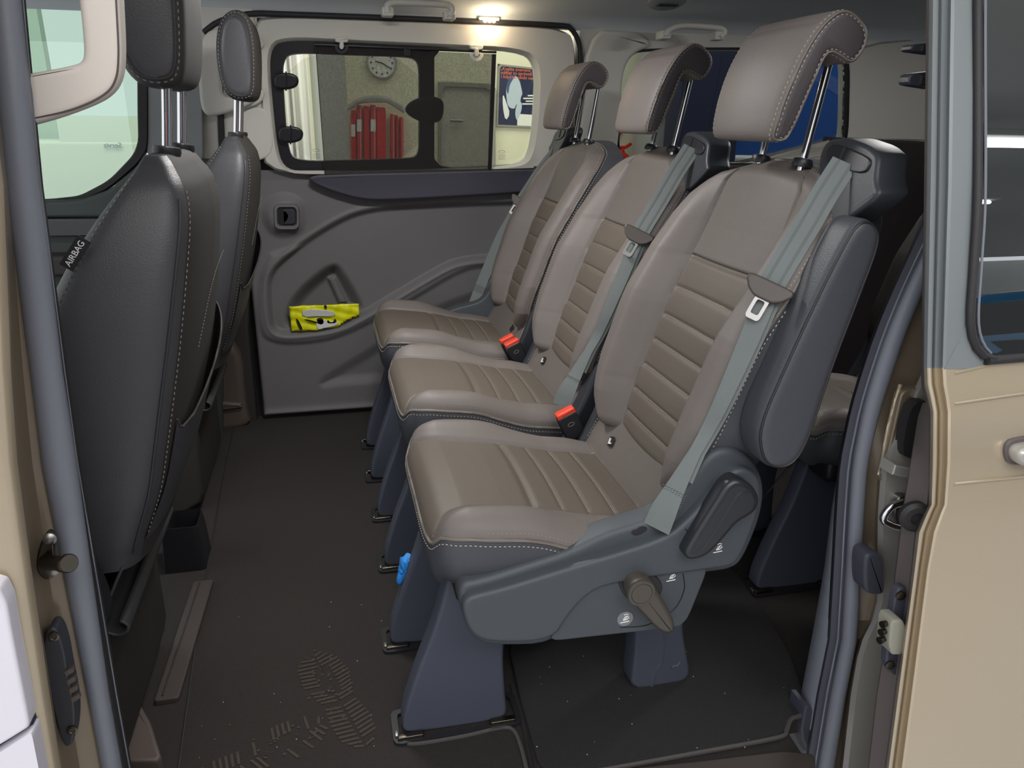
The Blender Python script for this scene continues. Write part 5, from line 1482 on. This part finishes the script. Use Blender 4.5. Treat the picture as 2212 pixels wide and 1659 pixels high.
for (a, b, w, h) in ((1984, 105, 36, 16), (1982, 173, 40, 26)):
    q = PD(a, b, .09)
    ck = plate('roller_clip', chaikin([(q[0] - w * .0005, q[2] - h * .00022), (q[0] - w * .00048, q[2] + h * .00022), (q[0] - w * .0002, q[2] + h * .00034), (q[0] + w * .0008, q[2] + h * .0005), (q[0] + w * .0008, q[2] - h * .00045), (q[0] - w * .0002, q[2] - h * .0003)], 1), q[1] - .008, q[1] + .012, 'plastic_guide', sd_, .002)
    mb = MB(); mb.add(*box_vf((q[0] + w * .0001, q[1] - .009, q[2]), (w * .0003, .003, h * .0004))); mb.build('clip_pad', 'steel', ck, None)

# ================================================================== seats
SECOND = [
    rear_seat('near taupe leather seat with raised charcoal armrest and side levers', (0, 1.20, 0), 1, 0, True, True),
    rear_seat('middle taupe leather seat between the two outer second-row seats', (.012, 1.74, 0), 1, math.radians(1.6), False, False),
    rear_seat('far taupe leather seat beside the closed door panel', (.008, 2.27, 0), -1, math.radians(.3), False, False)]
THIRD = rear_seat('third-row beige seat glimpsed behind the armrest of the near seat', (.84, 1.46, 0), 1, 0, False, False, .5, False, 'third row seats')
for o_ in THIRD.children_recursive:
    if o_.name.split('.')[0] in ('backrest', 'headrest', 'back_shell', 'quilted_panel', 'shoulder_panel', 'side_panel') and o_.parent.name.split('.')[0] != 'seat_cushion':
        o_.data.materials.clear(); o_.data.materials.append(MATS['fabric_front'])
front_seat('large dark leather front seat nearest the left pillar with AIRBAG tag', 1.25, -.022, .098)
front_seat('dark front passenger seat farther in, before the white pillar', 2.20)
# blue cloth on the floor under the seats
bl = thing('blue_glove', 'crumpled bright blue rubber glove on the floor between the seat legs', 'glove')
c = at(876, 1228, 1.37)
pts = [at(a, b, 1.37) for a, b in ((884, 1198), (868, 1202), (862, 1222), (860, 1240), (866, 1255), (873, 1240), (880, 1226), (890, 1212), (893, 1199))]
ring = spline([(p[0], p[2]) for p in pts], 40, True)
V_ = []; 
for k, (sc_, y_) in enumerate(((1.0, 1.372), (1.02, 1.366), (.8, 1.352), (.45, 1.347))):
    cc = ring.mean(0)
    for i, p in enumerate(ring):
        q = cc + (p - cc) * sc_; V_.append((q[0], y_ + .004 * math.sin(i * 1.3 + k), max(.004, q[1] + .002 * math.cos(i * .9 + k))))
n = len(ring)
raw('glove_body', V_, [(k * n + i, k * n + (i + 1) % n, (k + 1) * n + (i + 1) % n, (k + 1) * n + i) for k in range(3) for i in range(n)] + [tuple(3 * n + i for i in range(n)), tuple(range(n))[::-1]], 'blue_cloth', bl, 50)
tube('glove_finger', spline([at(868, 1240, 1.355), at(864, 1252, 1.352), at(862, 1262, 1.352)], 8), [.008, .008, .0078, .0075, .007, .0065, .005, .002], 'blue_cloth', bl, 8)

# ================================================================== showroom seen through the windows
YB = 5.4
sf = MB(); sf.add(*box_vf((1, 1, -.66), (26, 24, .04))); struct(sf.build('floor', 'room_floor'), 'pale tiled showroom floor outside the van', 'floor')
mb = MB(); mb.add(*box_vf((3.0, YB + .1, 1.2), (7.4, .2, 4.2))); struct(mb.build('wall_back', 'room_wall'), 'cream showroom wall behind the van', 'wall')
mb = MB(); mb.add(*box_vf((1, 5.0, 3.35), (14, 5.2, .1))); struct(mb.build('ceiling', 'room_ceiling'), 'grey showroom ceiling beyond the van', 'ceiling')


def R_(a, b, y=YB): return at(a, b, y)


# office behind glass on the left
mb = MB(); mb.add(*box_vf((-3.6, YB + .9, 1.2), (3.6, .1, 4.2))); struct(mb.build('wall_office', 'office_green'), 'pale green office wall seen through the front window', 'wall')
ofc = thing('office_counter', 'pale service counter with mirrored lettering behind the front window', 'counter')
q0 = at(212, 340, 5.6); q1 = at(300, 420, 5.6)
mb = MB(); mb.add(*box_vf(((q0[0] + q1[0]) / 2 - .5, 5.85, q0[2] - .35), (2.4, .45, .9), .02)); mb.build('counter_body', 'room_wall_white', ofc)
M = basis(at(246, 314, 5.61) + np.array([0, -.02, 0]), (-1, 0, 0), (0, 0, 1))
mb = MB(); qs = at(244, 314, 5.62); mb.add(*box_vf((qs[0], 5.64, qs[2]), (.62, .02, .36))); mb.build('counter_sign', 'room_wall_white', ofc)
text('sign_lettering', 'Servis', .045, basis(qs + np.array([0, -.008, 0]), (-1, 0, 0), (0, 0, 1)) @ Matrix.Scale(1, 4), 'print_grey', ofc, .002)
for a0, b0, a1, b1 in ((165, 268, 218, 325), (258, 268, 290, 292)):
    scn = thing('monitor', 'pale %s screen behind the front window' % ('large' if a0 < 200 else 'small'), 'screen'); pts = XZ([(a0, b0), (a1, b0 + 4), (a1, b1), (a0, b1 - 4)], 6.21)
    plate("screen_frame", pts, 6.21, 6.249, 'room_wall_white', scn); plate('screen_face', inset(np.array(pts) if area2(pts) > 0 else np.array(pts)[::-1], .03), 6.205, 6.22, "office_green", scn)
# column, clock, wardrobe of red binders, door, poster
cl = tag(raw('column', *lathe_vf([(.105, -.66), (.105, 3.3)], (R_(711, 200, 5.1)[0], 5.1, 0), (0, 0, 1), 32), 'column_grey', None), 'round grey column behind the sun shade', 'column')
cur = MB(); xs_ = np.linspace(R_(606, 200, 5.0)[0], R_(662, 200, 5.0)[0], 40)
for i, x in enumerate(xs_):
    y = 5.0 + .03 * math.sin(i * .55); cur.V += [(x, y, -.6), (x + .02 * math.sin(i * .2), y, 3.2)]
cur.F = [(2 * i, 2 * i + 2, 2 * i + 3, 2 * i + 1) for i in range(39)]
co = cur.build('curtain', 'room_wall_white'); md = co.modifiers.new('t', 'SOLIDIFY'); md.thickness = .006; tag(co, 'white curtain at the left end of the far window', 'curtain')
ck = thing('wall_clock', 'round white wall clock above the red binders', 'clock'); c = R_(824, 136)
raw('clock_rim', *lathe_vf([(.098, 0), (.10, .02), (.092, .03), (.085, .026), (.084, .014)], (c[0], YB - .001, c[2]), (0, -1, 0), 40), 'column_grey', ck)
face = raw('clock_face', *lathe_vf([(.085, 0), (.085, .010), (0, .010)], (c[0], YB - .01, c[2]), (0, -1, 0), 40), 'room_wall_white', ck)
for k in range(12):
    a = math.pi / 6 * k; mb = MB(); mb.add(*box_vf((c[0] + .068 * math.sin(a), YB - .022, c[2] + .068 * math.cos(a)), (.009, .004, .012))); mb.build('hour_mark', 'poster_shade', face, None)
for ang, ln_ in ((2.1, .06), (4.9, .042)):
    tube('clock_hand', [(c[0], YB - .024, c[2]), (c[0] + ln_ * math.sin(ang), YB - .024, c[2] + ln_ * math.cos(ang))], .003, 'black_print', face, 6)
rk = thing('coat_rack', 'arched metal rack holding the red binders on the wall', 'rack')
tube('rack_arm', spline([R_(a, b, YB - .085) for a, b in ((737, 242), (760, 228), (780, 218), (830, 216), (850, 224), (875, 240))], 30), .016, 'column_grey', rk, 8)
tube('rack_arm', spline([R_(a, b, YB - .09) for a, b in ((765, 222), (795, 212), (835, 214), (870, 232))], 30), .014, 'column_grey', rk, 8)
for i, (x_, w_, t_, lab) in enumerate(((763, 10, 237, 1), (776, 12, 226, 1), (791, 12, 228, 0), (806, 13, 226, 1), (823, 20, 231, 0), (848, 9, 246, 0), (857, 5, 248, 0), (867, 7, 252, 0))):
    b = thing('red_binder', 'red hanging binder, %s from the left on the wall rack' % ['first', 'second', 'third', 'fourth', 'fifth', 'sixth', 'seventh', 'last'][i], 'binder', group='red binders on the wall rack')
    yb = YB - .034
    plate('binder_body', chaikin(XZ([(x_ - w_ / 2, t_), (x_ + w_ / 2, t_ + 2), (x_ + w_ / 2, 372), (x_ - w_ / 2 + 1, 372)], yb), 1, keep=.08), yb - .03, yb + .03, 'red_binder', b, .006)
    plate('binder_spine', XZ([(x_ + w_ * .2, t_ + 4), (x_ + w_ * .3, t_ + 4), (x_ + w_ * .3, 370), (x_ + w_ * .2, 370)], yb - .03), yb - .034, yb - .03, 'clear_bag' if i % 2 else 'red_binder', b)
    if lab: plate('paper_label', XZ([(x_ - w_ * .42, t_ + 32), (x_ + w_ * .42, t_ + 32), (x_ + w_ * .42, t_ + 58), (x_ - w_ * .42, t_ + 58)], yb - .035), yb - .036, yb - .030, 'print_white', b)
dr = thing('office_door', 'grey interior door in the showroom wall behind the window latch', 'door')
o_ = XZ([(946, 176), (1068, 182), (1068, 700), (946, 700)], YB); i_ = XZ([(952, 186), (1060, 191), (1060, 700), (952, 700)], YB)
V_, F_ = ring_vf(o_, i_, YB - .04, YB - .0, 60); raw('door_jamb', V_, F_, 'door_frame_dark', dr, 30)
plate('door_leaf', i_, YB - .02, YB - .001, 'door_grey', dr)
tube('door_lever', [R_(972, 260, YB - .05), R_(1000, 261, YB - .05)], .010, 'steel', dr, 8)
po_ = thing('wall_poster', 'navy poster with a pale portrait and orange quotation on the cream wall', 'poster')
P4 = [(1076, 138), (1162, 150), (1150, 277), (1071, 272)]; pz = XZ([(1075, 138), (1165, 148), (1165, 277), (1071, 273)], YB)
plate('poster_sheet', pz, YB - .012, YB - .001, 'poster_navy', po_)
V_, F_ = ring_vf(pz, inset(np.array(pz) if area2(pz) > 0 else np.array(pz)[::-1], .012), YB - .018, YB - .001, 40); raw('poster_frame', V_, F_, 'door_frame_dark', po_, 30)
hs_ = [(1098, 172), (1106, 163), (1116, 164), (1123, 176), (1126, 190), (1129, 203), (1125, 210), (1124, 222), (1114, 226), (1112, 236), (1098, 232), (1094, 214), (1093, 190)]
plate('portrait_head', chaikin(XZ(hs_, YB - .013), 2), YB - .014, YB - .012, 'poster_pale', po_)
plate('portrait_hair', chaikin(XZ([(1093, 192), (1097, 172), (1106, 162), (1114, 164), (1106, 174), (1100, 186), (1098, 206)], YB - .0142), 2), YB - .0148, YB - .014, 'poster_shade', po_)
plate('portrait_hand', chaikin(XZ([(1117, 222), (1126, 218), (1128, 232), (1122, 252), (1116, 262), (1112, 244)], YB - .0142), 2), YB - .0148, YB - .014, 'poster_pale', po_)
plate('portrait_collar', chaikin(XZ([(1086, 200), (1094, 222), (1102, 246), (1092, 262), (1086, 232)], YB - .0142), 1), YB - .0148, YB - .012, 'print_white', po_)
plate('white_block', XZ([(1118, 246), (1150, 248), (1149, 273), (1117, 271)], YB - .013), YB - .0146, YB - .012, 'room_wall_white', po_)
for k, s_ in enumerate(('„Kvalita znamená', 'udělat to správně,', 'i když se nikdo nedívá..."')):
    q = R_(1081 + k * .5, 148 + k * 8.6, YB - .0145)
    text('quote_lettering', s_, .030, basis(q, (1, 0, -.03), (0, 0, 1)), 'poster_text', po_, .0004, 'LEFT', .1)
for k, w_ in enumerate((12, 22, 16, 24)):
    q0 = R_(1152 - w_, 207 + k * 6, YB - .0145); q1 = R_(1152, 207 + k * 6, YB - .0145)
    tube('small_print', [q0, q1], .005, 'print_white', po_, 4)
# view through the rear quarter window
mb = MB(); a0 = at(1470, 110, 4.6); a1 = at(1575, 420, 4.6); mb.add(*box_vf(((a0[0] + a1[0]) / 2 + .02, 4.7, 1.0), (a1[0] - a0[0], .2, 3.3), .01)); tag(mb.build('navy_partition', 'navy_panel'), 'tall dark navy partition beyond the quarter window', 'partition')
bp_ = thing('blue_board', 'bright blue board beyond the quarter window', 'board'); pz = XZ([(1545, 120), (1860, 126), (1860, 340), (1545, 336)], 4.9)
plate('board_face', pz, 4.9, 4.95, 'blue_panel', bp_, .005); 
[tube('board_leg', [(x_, 4.93, -.64), (x_, 4.93, 1.2)], .02, 'steel_dark', bp_, 8) for x_ in (pz[0][0] + .1, pz[1][0] - .1)]
tube('board_rail', [at(1545, 341, 4.88), at(1860, 346, 4.88)], .02, 'room_wall_white', bp_, 8)
mb = MB(); a0 = at(1440, 110, 5.0); mb.add(*box_vf((a0[0] + .08, 5.1, 1.0), (.34, .3, 4.0), .02)); tag(mb.build('grey_post', 'column_grey'), 'square grey post left of the navy partition', 'column')
sg = thing('fire_sign', 'small orange fire safety sign on the cream wall', 'sign'); plate('sign_board', XZ([(1332, 266), (1344, 267), (1343, 291), (1331, 290)], YB - .01), YB - .02, YB - .001, 'sign_orange', sg)
for k in range(2): tube('sign_mark', [R_(1335, 274 + k * 7, YB - .022), R_(1341, 272 + k * 7, YB - .022)], .008, 'print_white', sg, 5)
fe = thing('fire_extinguisher', 'red fire extinguisher on the wall beside the far seat headrest', 'extinguisher'); c = R_(1340, 345, YB - .08)
raw('cylinder', *lathe_vf([(0, -.30), (.07, -.29), (.075, -.02), (.06, .03), (.03, .05), (.025, .07), (0, .07)], c, (0, 0, 1), 20), 'ext_red', fe)
tube('valve_lever', [c + np.array([-.05, -.01, .08]), c + np.array([.03, -.01, .085]), c + np.array([.07, -.01, .11])], .012, 'ext_red', fe, 6)
tube('hose', spline([c + np.array([-.03, -.02, .07]), c + np.array([-.08, -.03, .02]), c + np.array([-.09, -.03, -.12])], 12), .01, 'black_print', fe, 6)
# tube lamps under the showroom ceiling on the camera's side and the cars parked there (mirrored in the sliding door glass)
for i, (x_, y_) in enumerate(((2.6, -2.2), (3.4, -3.6), (4.6, -5.4))):
    lt = thing('tube_lamp', 'long white ceiling tube lamp, %s row behind the viewer' % ['first', 'second', 'third'][i], 'lamp', group='ceiling tube lamps')
    V_, F_ = tube_vf([(x_ - 2.2, y_, 2.9), (x_, y_, 2.9), (x_ + 2.2, y_, 2.9)], .03, 10); raw('lamp_tube', V_, F_, 'tube_lamp', lt)
    mb = MB(); mb.add(*box_vf((x_, y_, 2.96), (4.6, .14, .06), .01)); mb.build('lamp_tray', 'room_ceiling', lt)
mb = MB(); mb.add(*box_vf((5.0, -9.0, 1.3), (16, .2, 4.0))); struct(mb.build('wall_entrance', 'room_ceiling'), 'grey showroom wall far behind the viewer', 'wall')
mb = MB(); mb.add(*box_vf((6.5, -4.2, 3.35), (11, 8.0, .1))); struct(mb.build('ceiling', 'room_ceiling'), 'grey showroom ceiling over the parked cars', 'ceiling')


def parked_car(label, x, y, m):
    c = thing('parked_car', label, 'car', (x, y, -.64), 'parked cars behind the viewer'); c.scale = (1, 1, 1.35)
    side = chaikin([(-2.1, .22), (-2.15, .55), (-2.0, .78), (-1.2, .92), (-.6, 1.40), (.9, 1.46), (1.6, 1.0), (2.1, .92), (2.18, .5), (2.1, .22), (1.75, .2), (1.6, .5), (1.2, .5), (1.05, .2), (-1.05, .2), (-1.2, .5), (-1.6, .5), (-1.75, .2)], 2)
    plate('car_body', side, -.85, .85, m, c, .12, .12, 4)
    plate('side_window', chaikin([(-1.0, .95), (-.55, 1.33), (.8, 1.38), (1.35, 1.0)], 2, keep=.15), .845, .862, 'car_glass', c)
    for wx in (-1.4, 1.4):
        for sy in (-1, 1): raw('wheel', *lathe_vf([(0, 0), (.2, .0), (.3, .02), (.32, .1), (.32, .18), (0, .18)], (wx, sy * .84, .32), (0, -sy, 0), 24), 'rubber_dark', c)
    return c


parked_car('blue car parked behind the viewer', 4.2, -3.3, 'car_blue')
parked_car('white car parked behind the viewer', 6.6, -6.6, 'car_white')
parked_car('red car parked behind the viewer', 1.6, -6.2, 'car_red')

# ------------------------------------------------------------------ put every thing's origin at its base
bpy.context.view_layer.update()


def tree(o):
    for c in o.children:
        yield c; yield from tree(c)


for o in [q for q in scene.objects if q.parent is None and q.type in ('EMPTY', 'MESH')]:
    if o.type == 'EMPTY':
        if tuple(o.location) != (0, 0, 0): continue
        P = [m.matrix_world @ Vector(b) for m in tree(o) if m.type == 'MESH' for b in m.bound_box]
        if not P: continue
        c = Vector(((min(p.x for p in P) + max(p.x for p in P)) / 2, (min(p.y for p in P) + max(p.y for p in P)) / 2, min(p.z for p in P)))
        o.location = c
        for ch in o.children: ch.location = Vector(ch.location) - c
    else:
        P = [Vector(b) for b in o.bound_box]
        c = Vector(((min(p.x for p in P) + max(p.x for p in P)) / 2, (min(p.y for p in P) + max(p.y for p in P)) / 2, min(p.z for p in P)))
        o.data.transform(Matrix.Translation(-c)); o.location = Vector(o.location) + c
        for ch in o.children: ch.location = Vector(ch.location) - c
